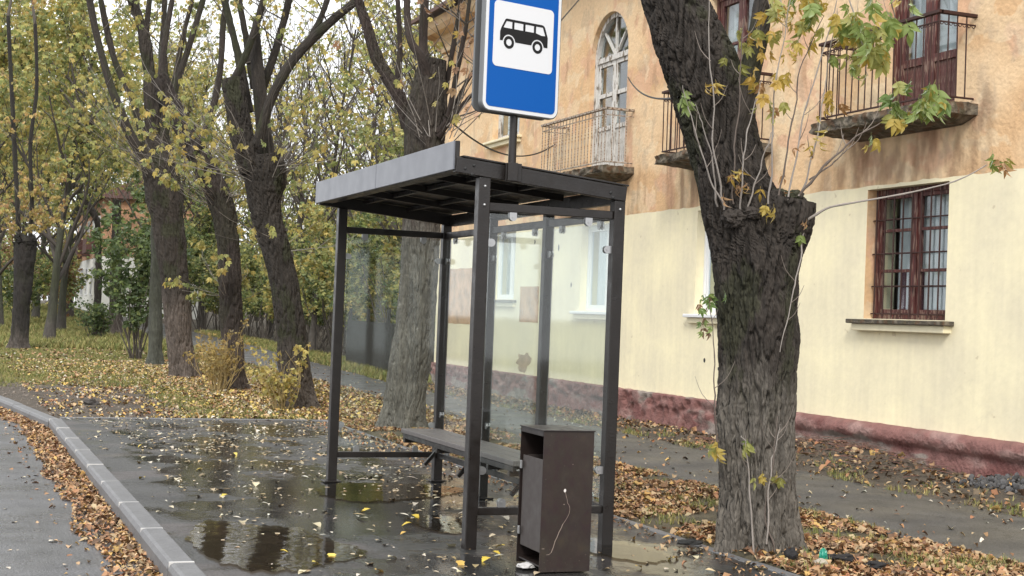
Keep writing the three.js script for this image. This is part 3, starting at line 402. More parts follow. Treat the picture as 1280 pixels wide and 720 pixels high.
// ---------- bus shelter ----------
const xf = 3.205, xb = 4.179, zA = -12.124, zC = -8.606, zF = mix(zA, zC, 1 / 3), zE = mix(zA, zC, 2 / 3);
const shelter = thing('bus_shelter', 'dark brown steel bus shelter with glass walls and grey fascia', 'bus shelter', [0, 0, 0]);
{
  const roofY = x => 2.52 - (x - 2.99) * .09;   // underside of the roof sheet, falling to the back
  const post = (x, z, t) => { const h = roofY(x) - .1; mesh('post', metricUV(rbox(x, h / 2 - .01, z, t, h + .02, t, .007)), steel, shelter); };
  post(xf, zA, .08); post(xf, zC, .08); post(xb, zA, .08); post(xb, zC, .08); post(xb, zF, .07); post(xb, zE, .07);
  const plate = (x, z) => mesh('base_plate', metricUV(rbox(x, .006, z, .15, .012, .15, .003)), steel, shelter); for (const [x, z] of [[xf, zA], [xb, zA], [xb, zF], [xb, zE]]) plate(x, z);
  const beam = (name, x0, x1, y, h, z0, z1, t) => mesh(name, metricUV(x0 === x1 ? rbox(x0, y - h / 2, (z0 + z1) / 2, t, h, z1 - z0, .005) : rbox((x0 + x1) / 2, y - h / 2, z0, x1 - x0, h, t, .005)), steel, shelter);
  for (const z of [zA, zC]) { beam('top_beam', xf + .04, xb - .04, 2.24, .055, z, z, .04); beam('bottom_rail', xf + .04, xb - .04, .262, .05, z, z, .04); }
  for (const [a, b] of [[zA, zF], [zF, zE], [zE, zC]]) { beam('top_beam', xb, xb, 2.24, .055, a + .04, b - .04, .04); beam('bottom_rail', xb, xb, .262, .05, a + .04, b - .04, .04); }
  // roof frame: two sloping side beams, front and rear beams, rafters and purlins under a sheet
  const slope = Math.atan(.09), x0 = 3.0, x1 = 4.22, xm = (x0 + x1) / 2, len = (x1 - x0) / Math.cos(slope);
  for (const z of [zA - .01, zC + .022]) mesh('roof_side_beam', metricUV(rbox(0, 0, 0, len, .1, .05, .005)).rotateZ(-slope).translate(xm, roofY(xm) - .052, z), steel, shelter);
  mesh('roof_rear_beam', metricUV(rbox(x1 + .0, roofY(x1) - .06, (zA + zC) / 2, .05, .1, zC - zA - .05, .005)), steel, shelter);
  mesh('roof_front_beam', metricUV(rbox(x0 + .06, roofY(x0) - .055, (zA + zC) / 2, .1, .06, zC - zA - .05, .005)), steel, shelter);
  for (const t of [.25, .5, .75]) { const z = mix(zA, zC, t); mesh('rafter', metricUV(rbox(0, 0, 0, len - .12, .05, .03, .003)).rotateZ(-slope).translate(xm, roofY(xm) - .028, z), steel, shelter); }
  for (const t of [.33, .66]) { const x = mix(x0, x1, t); for (let i = 0; i < 4; i++) { const a = mix(zA, zC, i / 4) + .03, b = mix(zA, zC, (i + 1) / 4) - .03; mesh('purlin', metricUV(rbox(x, roofY(x) - .02, (a + b) / 2, .03, .032, b - a, .003)), steel, shelter); } }
  mesh('roof_sheet', metricUV(rbox(0, 0, 0, len - .03, .012, zC - zA + .1, .003)).rotateZ(-slope).translate(xm + .03, roofY(xm + .03) + .008, (zA + zC) / 2), steel, shelter);
  const zm = -10.33; for (const [a, b] of [[-12.21, zm - .004], [zm + .004, -8.565]]) mesh('fascia_panel', metricUV(rbox(2.985, 2.525, (a + b) / 2, .012, .185, b - a, .004)), steelGrey, shelter);
  mesh('fascia_back', metricUV(merge([rbox(3.008, 2.525, -8.575, .032, .19, .014, .003), rbox(3.008, 2.525, -12.2, .032, .19, .014, .003), rbox(3.005, 2.435, (-12.2 - 8.575) / 2, .026, .012, 3.6, .003), rbox(3.005, 2.614, (-12.2 - 8.575) / 2, .026, .01, 3.6, .003)])), steel, shelter);
  // glass
  const pane = (g) => mesh('glass_pane', g, clearGlass, shelter);
  for (const z of [zA, zC]) pane(box((xf + xb) / 2, 1.235, z + .0, xb - xf - .115, 1.87, .008));
  for (const [a, b] of [[zA + .04, zF - .035], [zF + .035, zE - .035], [zE + .035, zC - .04]]) pane(box(xb, 1.235, (a + b) / 2, .008, 1.87, b - a - .035));
  // clamps: two rounded cheeks and a bolt head on either side of the pane
  const cheek = new THREE.CylinderGeometry(.026, .026, .008, 18).rotateX(Math.PI / 2), foot = new THREE.BoxGeometry(.05, .028, .008);
  const cg = merge([cheek.clone().translate(0, 0, .011), cheek.clone().translate(0, 0, -.011), foot.clone().translate(0, .02, .0112), foot.clone().translate(0, .02, -.0112), new THREE.CylinderGeometry(.009, .009, .036, 8).rotateX(Math.PI / 2)]);
  const clip = (x, y, z, rz, ry = 0) => { const m = mesh('glass_clamp', cg, chrome, shelter); m.position.set(x, y, z); m.rotation.order = 'YXZ'; m.rotation.y = ry; m.rotation.z = rz; };
  for (const z of [zA, zC]) { const w = xb - xf; for (const t of [.22, .78]) { clip(xf + w * t, 2.155, z, 0); clip(xf + w * t, .293, z, Math.PI); } clip(xf + .07, 1.98, z, Math.PI / 2); clip(xb - .07, 1.98, z, -Math.PI / 2); clip(xf + .07, .5, z, Math.PI / 2); clip(xb - .07, .5, z, -Math.PI / 2); }
  for (const [a, b] of [[zA, zF], [zF, zE], [zE, zC]]) for (const t of [.22, .78]) { clip(xb, 2.155, mix(a, b, t), 0, Math.PI / 2); clip(xb, .293, mix(a, b, t), Math.PI, Math.PI / 2); }
  for (const z of [zA + .066, zF - .062, zF + .062, zE - .062, zE + .062, zC - .066]) { const s = (z === zA + .066 || z === zF + .062 || z === zE + .062) ? 1 : -1; clip(xb, 1.98, z, s * -Math.PI / 2, Math.PI / 2); clip(xb, .6, z, s * -Math.PI / 2, Math.PI / 2); }
  const bolt = new THREE.SphereGeometry(.011, 10, 6); for (const [x, z] of [[xf, zC], [xb, zC]]) { for (const y of [roofY(x) - .16, ...(x === xf ? [2.22] : [])]) mesh('bolt', bolt, chrome, shelter).position.set(x, y, z + .041); }
  for (const [x, dy] of [[3.06, -.01], [3.11, -.04], [3.12, .02], [4.1, 0], [4.12, -.03]]) mesh('bolt', bolt, dark, shelter).position.set(x, roofY(x) - .06 + dy, zC + .047);
  // bench: three boards on brackets from the rear posts
  const by = .49, bz0 = -11.9, bz1 = -9.25;
  [3.815, 3.935, 4.055].forEach((x, i) => mesh('bench_board', metricUV(rbox(x, by - .02, (bz0 + bz1) / 2 + .006 * (i - 1), .116, .04, bz1 - bz0, .006)), benchWood, shelter));
  mesh('bench_frame', metricUV(merge([rbox(3.78, by - .062, (bz0 + bz1) / 2, .03, .04, bz1 - bz0 - .06, .004), rbox(4.1, by - .062, (bz0 + bz1) / 2, .03, .04, bz1 - bz0 - .06, .004)])), steel, shelter);
  for (const z of [zA + .3, zF, zE, bz1 - .1]) mesh('bench_bracket', metricUV(merge([rbox(3.96, by - .1, z, .4, .036, .04, .004), rbox(0, 0, 0, .3, .03, .03, .004).rotateZ(.85).translate(4.06, by - .2, z)])), steel, shelter);
}
// ---------- bus stop sign on its pole ----------
{
  const sg = thing('bus_stop_sign', 'blue and white bus stop sign on a brown pole above the shelter', 'sign', [3.365, 2.3, zC + .09]);
  mesh('pole', metricUV(new THREE.CylinderGeometry(.026, .026, 1.45, 20).translate(0, .82, 0)), steel, sg);
  mesh('clamp_bracket', metricUV(merge([rbox(.02, .14, -.02, .11, .12, .02, .004), rbox(0, .14, .022, .07, .12, .012, .004)])), steel, sg);
  const W = .6, H = .9, rr = (w, h, r, x = -w / 2, y = -h / 2) => { const s = new THREE.Shape(); s.moveTo(x + r, y); s.lineTo(x + w - r, y); s.absarc(x + w - r, y + r, r, -Math.PI / 2, 0); s.lineTo(x + w, y + h - r); s.absarc(x + w - r, y + h - r, r, 0, Math.PI / 2); s.lineTo(x + r, y + h); s.absarc(x + r, y + h - r, r, Math.PI / 2, Math.PI); s.lineTo(x, y + r); s.absarc(x + r, y + r, r, Math.PI, Math.PI * 1.5); return s; };
  const flat = (s, d, z) => new THREE.ExtrudeGeometry(s, { depth: d, bevelEnabled: false, curveSegments: 10 }).translate(0, 0, z);
  const yaw = THREE.MathUtils.degToRad(14), turn = g => g.rotateY(yaw).translate(0, .51 + H / 2, 0);
  const film = (r, g, b) => M({ color: lin(r, g, b), roughness: .55, specularIntensity: .45 });
  const white = film(.66, .67, .69), blue = film(.0, .085, .36), black = film(.012, .012, .013);
  const plate = mesh('sign_plate', turn(new THREE.ExtrudeGeometry(rr(W, H, .055), { depth: .03, bevelEnabled: true, bevelSize: .006, bevelThickness: .006, bevelSegments: 3, curveSegments: 10 }).translate(0, 0, .034)), new THREE.MeshStandardMaterial({ color: lin(.16, .165, .17), roughness: .5, metalness: .4 }), sg);
  mesh('rear_plate', turn(new THREE.ExtrudeGeometry(rr(W, H, .055), { depth: .008, bevelEnabled: true, bevelSize: .004, bevelThickness: .004, bevelSegments: 2, curveSegments: 10 }).translate(0, 0, -.045)), new THREE.MeshStandardMaterial({ color: lin(.16, .165, .17), roughness: .5, metalness: .4 }), sg);
  mesh('white_border', turn(flat(rr(W - .004, H - .004, .055), .0015, .0702)), white, plate);
  mesh('blue_field', turn(flat(rr(W - .05, H - .05, .035), .0015, .0722)), blue, plate);
  const PW = .475, PH = .42, py = -H / 2 + .285; mesh('white_panel', turn(flat(rr(PW, PH, .032, -PW / 2, py), .0015, .0742)), white, plate);
  const P = (u, v) => [-PW / 2 + u * PW, py + v * PH], body = new THREE.Shape();
  const wr = .105 * PW, wheels = [[.255, .385], [.735, .385]];
  body.moveTo(...P(.105, .40)); body.lineTo(...P(.105, .535)); body.lineTo(...P(.125, .60)); body.lineTo(...P(.185, .728)); body.quadraticCurveTo(...P(.195, .742), ...P(.215, .742)); body.lineTo(...P(.80, .742)); body.quadraticCurveTo(...P(.835, .742), ...P(.855, .70)); body.lineTo(...P(.905, .555)); body.lineTo(...P(.905, .40));
  for (const [u, v] of [...wheels].reverse()) { const [cx, cy] = P(u, v); for (let i = 0; i <= 12; i++) { const a = Math.PI * i / 12; const y = Math.max(P(0, .40)[1], cy + wr * Math.sin(a)); body.lineTo(cx + wr * Math.cos(a), y); } }
  for (const q of [[[.155, .60], [.205, .705], [.30, .705], [.30, .60]], [[.335, .60], [.335, .705], [.485, .705], [.485, .60]], [[.52, .60], [.52, .705], [.665, .705], [.665, .60]], [[.70, .60], [.70, .705], [.815, .705], [.862, .58], [.80, .575]]]) { const h = new THREE.Path(); q.forEach(([u, v], i) => i ? h.lineTo(...P(u, v)) : h.moveTo(...P(u, v))); h.closePath(); body.holes.push(h); }
  mesh('bus_symbol', turn(flat(body, .0012, .0762)), black, plate);
  for (const [u, v] of wheels) { const c = new THREE.Shape(), [x, y] = P(u, v); c.absarc(x, y, .086 * PW, 0, Math.PI * 2); const h = new THREE.Path(); h.absarc(x, y, .046 * PW, 0, Math.PI * 2); c.holes.push(h); mesh('wheel_symbol', turn(flat(c, .0012, .0762)), black, plate); }
}
// ---------- litter bin ----------
{
  const bin = thing('litter_bin', 'tall brown metal litter bin beside the shelter', 'bin', [3.478, .004, -7.88]), w = .325, d = .375, h = .83, t = .006;
  bin.rotation.y = -.02;
  const cv = document.createElement('canvas'); cv.width = 512; cv.height = 1024; const c = cv.getContext('2d'), R = rng(3);
  c.fillStyle = '#251a17'; c.fillRect(0, 0, 512, 1024);
  for (let i = 0; i < 1600; i++) { c.fillStyle = R() < .5 ? 'rgba(66,55,50,.05)' : 'rgba(28,20,18,.06)'; const s = 8 + R() * 50; c.beginPath(); c.ellipse(R() * 512, R() * 1024, s, s * (1 + R()), R() * 3, 0, 7); c.fill(); }
  for (let i = 0; i < 60; i++) { c.fillStyle = `rgba(160,145,135,${.15 + .4 * R()})`; const s = 1 + R() * 2.4; c.fillRect(R() * 512, R() < .6 ? 900 + R() * 124 : R() * 1024, s * (1 + R() * 3), s); }
  c.strokeStyle = 'rgba(178,160,148,.8)'; c.lineCap = 'round';
  const line = [[232, 440], [246, 470], [262, 520], [284, 548], [286, 585], [268, 622], [222, 676], [186, 735], [150, 800], [118, 878], [92, 895], [70, 896]];
  for (let i = 0; i < line.length - 1; i++) { c.lineWidth = i > 5 && i < 9 ? 5.5 : 3; c.beginPath(); c.moveTo(...line[i]); c.lineTo((line[i][0] + line[i + 1][0]) / 2 + 3, (line[i][1] + line[i + 1][1]) / 2); c.lineTo(...line[i + 1]); c.stroke(); }
  c.fillStyle = '#d8d2cc'; c.beginPath(); c.ellipse(232, 430, 12, 13, 0, 0, 7); c.fill(); c.fillStyle = 'rgba(150,135,125,.9)'; c.fillRect(222, 528, 12, 5); c.fillRect(20, 850, 26, 4); c.fillRect(300, 236, 6, 6);
  const ct = new THREE.CanvasTexture(cv); ct.colorSpace = THREE.SRGBColorSpace;
  const binMat = new THREE.MeshStandardMaterial({ color: lin(.022, .015, .013), roughness: .45, metalness: .1, roughnessMap: steel.roughnessMap, map: steel.map }), frontMat = new THREE.MeshStandardMaterial({ map: ct, roughness: .45, metalness: .1 });
  const sides = rbox(0, h / 2, d / 2, w, h, t, .002); { const p = sides.attributes.position, uv = sides.attributes.uv; for (let i = 0; i < p.count; i++) uv.setXY(i, p.getX(i) / w + .5, p.getY(i) / h); }
  mesh('front_panel', sides, frontMat, bin); mesh('back_panel', metricUV(rbox(0, h / 2, -d / 2, w, h, t, .002)), binMat, bin); mesh('side_panel', metricUV(rbox(w / 2, h / 2, 0, t, h, d - .012, .002)), binMat, bin);
  mesh('lid', metricUV(merge([rbox(0, h + .004, 0, w + .012, .008, d + .018, .003), rbox(-w / 2 + .008, h - .016, 0, .016, .03, d - .016, .002)])), binMat, bin);
  mesh('liner', metricUV(merge([rbox(-w / 2 + .016, .385, 0, .006, .55, d - .04, .002), rbox(0, .385, d / 2 - .03, w - .08, .55, .006, .002), rbox(0, .385, -d / 2 + .03, w - .08, .55, .006, .002), rbox(w / 2 - .04, .385, 0, .006, .55, d - .06, .002), rbox(0, .115, 0, w - .08, .006, d - .06, .002)])), new THREE.MeshStandardMaterial({ color: lin(.055, .045, .041), roughness: .5, metalness: .15, roughnessMap: steel.roughnessMap }), bin);
  mesh('hinge', merge([rbox(-w / 2 - .002, .6, -d / 2 + .03, .012, .05, .02, .003), rbox(-w / 2 - .002, .2, -d / 2 + .03, .012, .05, .02, .003)]), chrome, bin); mesh('floor_plate', metricUV(rbox(0, .03, 0, w - .02, .01, d - .02, .003)), binMat, bin);
}
// ---------- trees: measured trunks and limbs as [x, y, z, radius] ----------
const TREES = {
  gnarled: {"base":[5.129,0.0,-8.238],"trunk":[[5.137,-0.151,-8.238,0.282],[5.136,-0.011,-8.235,0.239],[5.107,0.364,-8.239,0.237],[5.095,0.687,-8.236,0.239],[5.088,1.009,-8.232,0.242],[5.077,1.278,-8.231,0.242],[5.067,1.547,-8.228,0.25],[5.053,1.815,-8.228,0.274],[5.031,2.029,-8.232,0.293],[4.949,2.241,-8.26,0.264],[4.883,2.427,-8.282,0.239],[4.832,2.613,-8.298,0.231],[4.756,2.879,-8.323,0.237],[4.674,3.145,-8.35,0.237],[4.567,3.409,-8.386,0.22],[4.461,3.674,-8.423,0.194],[4.344,3.992,-8.463,0.169],[4.223,4.364,-8.503,0.148]],"limbs":[[[5.048,1.815,-8.23,0.226],[5.088,2.032,-8.209,0.247],[5.119,2.22,-8.161,0.252],[5.136,2.381,-8.139,0.225]],[[4.76,2.654,-8.219,0.117],[4.836,2.921,-8.161,0.096],[4.887,3.138,-8.157,0.074],[4.97,3.524,-8.169,0.064],[5.05,4.022,-8.18,0.054]]]},
  behindShelter: {"base":[5.475,0.0,-17.32],"trunk":[[5.49,-0.141,-17.317,0.337],[5.466,0.083,-17.321,0.26],[5.486,0.391,-17.307,0.245],[5.534,0.904,-17.276,0.25],[5.578,1.417,-17.247,0.24],[5.588,1.826,-17.234,0.23],[5.584,2.235,-17.226,0.225],[5.581,2.95,-17.212,0.235],[5.582,3.564,-17.197,0.255],[5.583,3.973,-17.188,0.245],[5.593,4.28,-17.177,0.22],[5.62,4.639,-17.158,0.174],[5.63,4.752,-17.152,0.158]],"limbs":[[[5.481,3.713,-17.235,0.123],[5.381,4.079,-17.374,0.092],[5.222,4.447,-17.537,0.077],[5.064,4.767,-17.701,0.073],[4.935,5.249,-17.849,0.068],[4.828,5.631,-17.991,0.063],[4.672,6.226,-18.148,0.058]],[[5.558,4.468,-17.079,0.071],[5.451,4.701,-17.009,0.061],[5.299,4.947,-17.064,0.051],[5.277,5.269,-17.174,0.046],[5.28,5.902,-17.266,0.041]],[[5.618,4.619,-17.375,0.062],[5.601,5.05,-17.48,0.057],[5.598,5.569,-17.47,0.052],[5.599,6.193,-17.455,0.047]],[[5.678,3.8,-16.939,0.051],[5.749,3.993,-16.798,0.035],[5.802,4.582,-16.656,0.028],[5.846,5.115,-16.519,0.025],[5.884,5.713,-16.491,0.02]],[[5.727,3.865,-17.025,0.041],[5.841,4.043,-16.976,0.03],[5.996,4.471,-16.797,0.022],[6.196,4.866,-16.6,0.018]],[[5.45,3.912,-17.673,0.042],[5.378,4.446,-17.798,0.037],[5.413,4.99,-17.879,0.032],[5.385,5.644,-17.984,0.028]],[[5.68,3.75,-16.939,0.04],[5.797,3.965,-16.78,0.03],[6.017,4.276,-16.685,0.022],[6.269,4.488,-16.58,0.016]],[[5.771,3.89,-17.222,0.041],[5.829,4.304,-17.19,0.031],[5.865,4.905,-17.055,0.025],[5.947,5.624,-17.006,0.02]]]},
  pollard: {"base":[5.004,0.0,-20.964],"trunk":[[5.014,-0.109,-20.963,0.355],[5.002,0.035,-20.964,0.265],[4.948,0.37,-20.979,0.223],[4.893,0.729,-20.992,0.216],[4.811,1.327,-21.012,0.204],[4.706,1.925,-21.041,0.204],[4.54,2.52,-21.094,0.198],[4.388,3.055,-21.143,0.229],[4.375,3.476,-21.138,0.307],[4.317,3.774,-21.155,0.271]],"limbs":[[[4.179,3.519,-21.108,0.18],[4.011,4.051,-21.163,0.168],[3.903,4.519,-21.142,0.167],[3.831,4.898,-21.162,0.155]],[[3.834,4.827,-21.163,0.072],[3.914,5.049,-21.072,0.053],[4.051,5.472,-21.008,0.053],[4.182,6.015,-20.944,0.05],[4.263,6.674,-20.896,0.045]],[[4.426,3.668,-21.221,0.12],[4.319,4.328,-21.249,0.112],[4.236,4.93,-21.269,0.097],[4.181,5.411,-21.28,0.082],[4.164,5.797,-21.279,0.053]],[[4.187,3.917,-20.88,0.079],[4.25,4.27,-20.794,0.073],[4.383,4.742,-20.676,0.073],[4.657,5.25,-20.556,0.073],[5.053,5.715,-20.387,0.067],[5.494,6.147,-20.201,0.056],[5.996,6.7,-19.988,0.045]],[[4.719,5.323,-20.529,0.047],[4.964,5.79,-20.528,0.042],[5.13,6.353,-20.557,0.038]],[[4.337,4.842,-21.446,0.064],[4.474,5.336,-21.38,0.059],[4.597,5.891,-21.319,0.055],[4.669,6.321,-21.281,0.055],[4.744,6.935,-21.237,0.046]],[[4.172,4.469,-21.52,0.069],[4.014,5.203,-21.621,0.06],[3.859,5.818,-21.723,0.052],[3.724,6.303,-21.766,0.052]],[[4.244,4.853,-21.591,0.06],[4.116,5.601,-21.733,0.052],[3.976,6.356,-21.879,0.043]]]},
  leaning: {"base":[4.917,0.0,-25.732],"trunk":[[4.949,-0.11,-25.722,0.29],[4.942,0.05,-25.721,0.203],[4.88,0.672,-25.732,0.181],[4.815,1.395,-25.742,0.189],[4.756,2.119,-25.75,0.189],[4.696,2.697,-25.76,0.196],[4.583,3.273,-25.793,0.203],[4.342,3.844,-25.876,0.203],[4.034,4.412,-25.987,0.189],[3.712,4.979,-26.103,0.16],[3.414,5.62,-26.207,0.131]],"limbs":[[[3.999,4.173,-25.791,0.076],[4.264,4.832,-25.67,0.065],[4.399,5.703,-25.597,0.054],[4.421,6.712,-25.565,0.049],[4.517,7.581,-25.508,0.044]],[[3.443,5.258,-26.204,0.076],[3.486,6.149,-26.275,0.055],[3.596,7.049,-26.318,0.044]]]},
  manyLimbed: {"base":[4.603,0.0,-29.666],"trunk":[[4.617,-0.143,-29.663,0.388],[4.623,0.056,-29.656,0.272],[4.519,0.679,-29.684,0.256],[4.421,1.501,-29.705,0.272],[4.316,2.323,-29.729,0.281],[4.195,3.144,-29.759,0.322],[4.074,3.799,-29.792,0.355],[3.979,4.374,-29.817,0.363],[3.82,4.863,-29.87,0.314]],"limbs":[[[3.644,4.423,-29.735,0.112],[3.302,5.004,-29.751,0.101],[3.07,5.52,-29.724,0.086],[2.883,6.001,-29.788,0.076],[2.616,6.886,-29.875,0.071],[2.429,7.693,-29.931,0.066],[2.224,8.581,-29.994,0.061]],[[3.617,4.937,-29.949,0.079],[3.383,5.72,-30.026,0.07],[3.012,6.481,-30.157,0.064],[2.697,7.706,-30.255,0.059],[2.537,8.526,-30.301,0.05]],[[3.855,4.709,-29.967,0.143],[3.784,5.618,-29.975,0.131],[3.671,6.442,-30.002,0.113],[3.549,7.1,-30.036,0.102],[3.305,7.753,-30.119,0.084],[3.038,8.571,-30.208,0.071]],[[3.982,4.694,-29.702,0.092],[4.088,5.426,-29.535,0.076],[4.211,6.088,-29.471,0.066],[4.368,6.669,-29.396,0.061],[4.636,7.829,-29.263,0.056],[4.794,8.738,-29.18,0.051]],[[3.931,5.33,-30.246,0.073],[4.067,6.104,-30.282,0.063],[4.003,7.194,-30.284,0.057],[3.966,8.369,-30.272,0.052]],[[3.981,4.975,-30.019,0.07],[4.198,5.996,-30.017,0.06],[4.339,7.004,-29.938,0.05],[4.527,8.013,-29.841,0.045]],[[3.765,5.978,-30.19,0.07],[3.655,6.993,-30.319,0.055],[3.709,8.19,-30.379,0.05]]]},
  slim: {"base":[4.747,0.0,-34.966],"trunk":[[4.76,-0.102,-34.963,0.241],[4.75,0.13,-34.962,0.184],[4.725,1.095,-34.95,0.164],[4.683,2.447,-34.937,0.145],[4.641,3.799,-34.924,0.145],[4.608,5.151,-34.907,0.116],[4.602,6.504,-34.879,0.097],[4.596,7.857,-34.851,0.077],[4.581,9.21,-34.827,0.068]],"limbs":[]},
  stump: {"base":[2.038,0.0,-44.314],"trunk":[[2.086,-0.099,-44.297,0.331],[2.075,0.137,-44.296,0.26],[2.088,0.848,-44.275,0.237],[2.101,1.795,-44.249,0.248],[2.102,2.506,-44.233,0.284],[2.109,3.098,-44.217,0.319],[2.106,3.169,-44.216,0.343]],"limbs":[[[1.954,2.976,-44.389,0.083],[1.858,4.159,-44.401,0.066],[1.69,6.061,-44.533,0.066],[1.522,7.972,-44.666,0.058],[1.349,9.872,-44.693,0.05]],[[2.208,2.98,-44.072,0.066],[2.243,4.163,-44.032,0.058],[2.111,6.036,-43.935,0.057],[2.213,7.69,-43.858,0.05],[2.086,9.569,-43.867,0.05]]]},
  farFirst: {"base":[6.809,0.0,-117.938],"trunk":[[6.812,-0.066,-117.939,0.443],[6.791,1.073,-117.922,0.348],[6.736,2.971,-117.901,0.316],[6.682,4.868,-117.881,0.221],[6.57,7.397,-117.869,0.158]],"limbs":[]},
  farSecond: {"base":[6.299,0.0,-81.255],"trunk":[[6.323,-0.091,-81.247,0.417],[6.301,0.392,-81.245,0.286],[6.223,1.707,-81.247,0.264],[6.165,3.024,-81.241,0.307],[6.065,3.899,-81.262,0.329]],"limbs":[]},
  bentThin: {"base":[5.435,0.0,-56.54],"trunk":[[5.452,-0.064,-56.534,0.231],[5.435,0.305,-56.533,0.169],[5.43,1.074,-56.518,0.139],[5.418,2.306,-56.495,0.123],[5.336,3.843,-56.494,0.108],[5.245,4.609,-56.513,0.108],[4.875,5.21,-56.647,0.108],[4.341,5.957,-56.844,0.092]],"limbs":[]},
  ivyTrunk: {"base":[6.482,0.0,-59.914],"trunk":[[6.531,-0.069,-59.896,0.344],[6.494,0.421,-59.9,0.262],[6.45,1.403,-59.896,0.229],[6.423,2.714,-59.878,0.229],[6.38,4.024,-59.866,0.18],[6.323,5.662,-59.852,0.164]],"limbs":[]},
};
const SHOOTS = [[[4.689,2.257,-8.069],[4.504,2.564,-8.028],[4.329,3.03,-8.034]],[[4.688,2.278,-8.069],[4.562,2.669,-8.003],[4.497,3.124,-7.965],[4.458,3.585,-7.97]],[[4.745,2.296,-8.046],[4.697,2.677,-7.97],[4.697,3.089,-7.94],[4.702,3.503,-7.928]],[[4.834,2.263,-8.011],[4.86,2.505,-7.941],[4.903,2.762,-7.865]],[[4.954,2.305,-7.962],[4.943,2.587,-7.906],[4.907,2.994,-7.858],[4.947,3.41,-7.833],[5.003,3.774,-7.802]],[[5.011,2.333,-7.939],[5.077,2.807,-7.902],[5.109,3.174,-7.881],[5.295,3.567,-7.906]],[[5.073,2.336,-7.914],[5.11,2.599,-7.893],[5.165,3.019,-7.862],[5.289,3.495,-7.802],[5.316,3.758,-7.785]],[[5.191,2.374,-7.974],[5.276,2.668,-7.933],[5.381,3.163,-7.988],[5.429,3.646,-7.958]],[[5.172,2.38,-7.927],[5.259,2.527,-7.835],[5.365,2.662,-7.79],[5.491,2.782,-7.737],[5.618,2.866,-7.685]],[[5.224,2.19,-7.965],[5.323,2.287,-7.869],[5.448,2.331,-7.765],[5.774,2.407,-7.632],[6.062,2.493,-7.516],[6.265,2.616,-7.432]],[[5.224,2.286,-7.962],[5.203,2.029,-7.923],[5.125,1.711,-7.907],[5.058,1.343,-7.921]],[[5.255,2.482,-7.946],[5.387,2.594,-7.89],[5.481,2.703,-7.851]],[[4.786,2.261,-8.03],[4.744,2.574,-7.932],[4.77,2.833,-7.916],[4.826,3.094,-7.888]],[[4.674,2.28,-8.128],[4.565,2.623,-8.057],[4.44,2.923,-8.046]],[[5.082,0.04,-7.94],[5.017,0.298,-7.96],[5.052,0.716,-7.937],[5.073,0.924,-7.945]],[[4.952,0.01,-7.982],[4.915,0.399,-7.988],[4.872,0.71,-7.998],[4.85,0.787,-8.005]],[[5.026,0.091,-7.95],[5.027,0.508,-7.941],[5.056,0.718,-7.924],[5.073,0.875,-7.914]],[[4.77,0.691,-8.179],[4.711,1.01,-8.142],[4.69,1.377,-8.142],[4.646,1.69,-8.152]],[[5.489,4.047,-8.033],[5.523,3.65,-7.921],[5.549,3.367,-7.809],[5.582,3.183,-7.8]],[[4.881,3.948,-7.955],[4.94,3.627,-7.884],[4.998,3.421,-7.866]],[[5.619,4.004,-7.766],[5.646,3.667,-7.656],[5.679,3.459,-7.647]]];
// leaves
function leaflet(L, w, fold, curl, n = 3) {   // a pointed blade folded on its midrib, along +y
  const p = [], idx = []; const prof = t => Math.sin(Math.PI * Math.pow(t, .8)) * w * (1 - .25 * t);
  for (let i = 0; i <= n; i++) { const t = i / n, y = t * L, z = -curl * t * t * L, ww = i === 0 || i === n ? .0015 : prof(t); p.push(-ww, y, z + fold * ww, 0, y, z, ww, y, z + fold * ww); }
  for (let i = 0; i < n; i++) { const a = i * 3; idx.push(a, a + 1, a + 3, a + 1, a + 4, a + 3, a + 1, a + 2, a + 4, a + 2, a + 5, a + 4); }
  const g = new THREE.BufferGeometry(); g.setAttribute('position', new THREE.Float32BufferAttribute(p, 3)); g.setIndex(idx); g.computeVertexNormals(); return g;
}
function lobed(L, w, fold, curl) {   // a toothed, lobed blade of the ash-leaved maple
  const out = [[0, 0], [.3, .1], [.62, .22], [.72, .36], [.95, .44], [.62, .55], [.66, .66], [.4, .74], [.3, .84], [.13, .9], [0, 1]], p = [], idx = [], n = out.length;
  out.forEach(([a, t]) => { const z = -curl * t * t * L, x = a * w, m = x * .5; p.push(-x, t * L, z + fold * x - .35 * m * curl, 0, t * L * .98, z, x, t * L, z + fold * x - .35 * m * curl); });
  for (let i = 0; i < n - 1; i++) { const a = i * 3; idx.push(a, a + 1, a + 3, a + 1, a + 4, a + 3, a + 1, a + 2, a + 4, a + 2, a + 5, a + 4); }
  const g = new THREE.BufferGeometry(); g.setAttribute('position', new THREE.Float32BufferAttribute(p, 3)); g.setIndex(idx); g.computeVertexNormals(); return g;
}
function mergeIdx(list) { return mergeGeometries(list); }
function compound(R, L, blade, count = 5) {   // leaflets in pairs on a stalk, hanging along -y
  const parts = [], len = L * 1.5; let k = 0;
  for (let i = 0; i < count; i++) { const end = i === count - 1, row = Math.floor(i / 2), side = i % 2 ? 1 : -1, y = -len * (end ? .62 : .28 + row * .26), b = blade(L * (end ? 1.05 : .85 + .2 * R()), k++);
    b.rotateZ(Math.PI + (end ? (R() - .5) * .3 : side * (.75 + .25 * R()))).rotateX((R() - .5) * .5).translate(0, y, 0); parts.push(b); }
  const s = new THREE.CylinderGeometry(.0018, .0022, len * .66, 4, 1).translate(0, -len * .33, 0); s.deleteAttribute('uv'); parts.push(s);
  return mergeIdx(parts);
}
const LR = rng(71);
const farLeaf = [0, 1].map(k => { const q = []; for (const [a, s] of [[-.95, .8], [.95, .85], [0, 1]]) q.push(leaflet(.62 * s, .2, .4, .3 + .2 * k, 2).rotateZ(Math.PI + a).translate(0, -.18, 0)); return mergeIdx(q); });
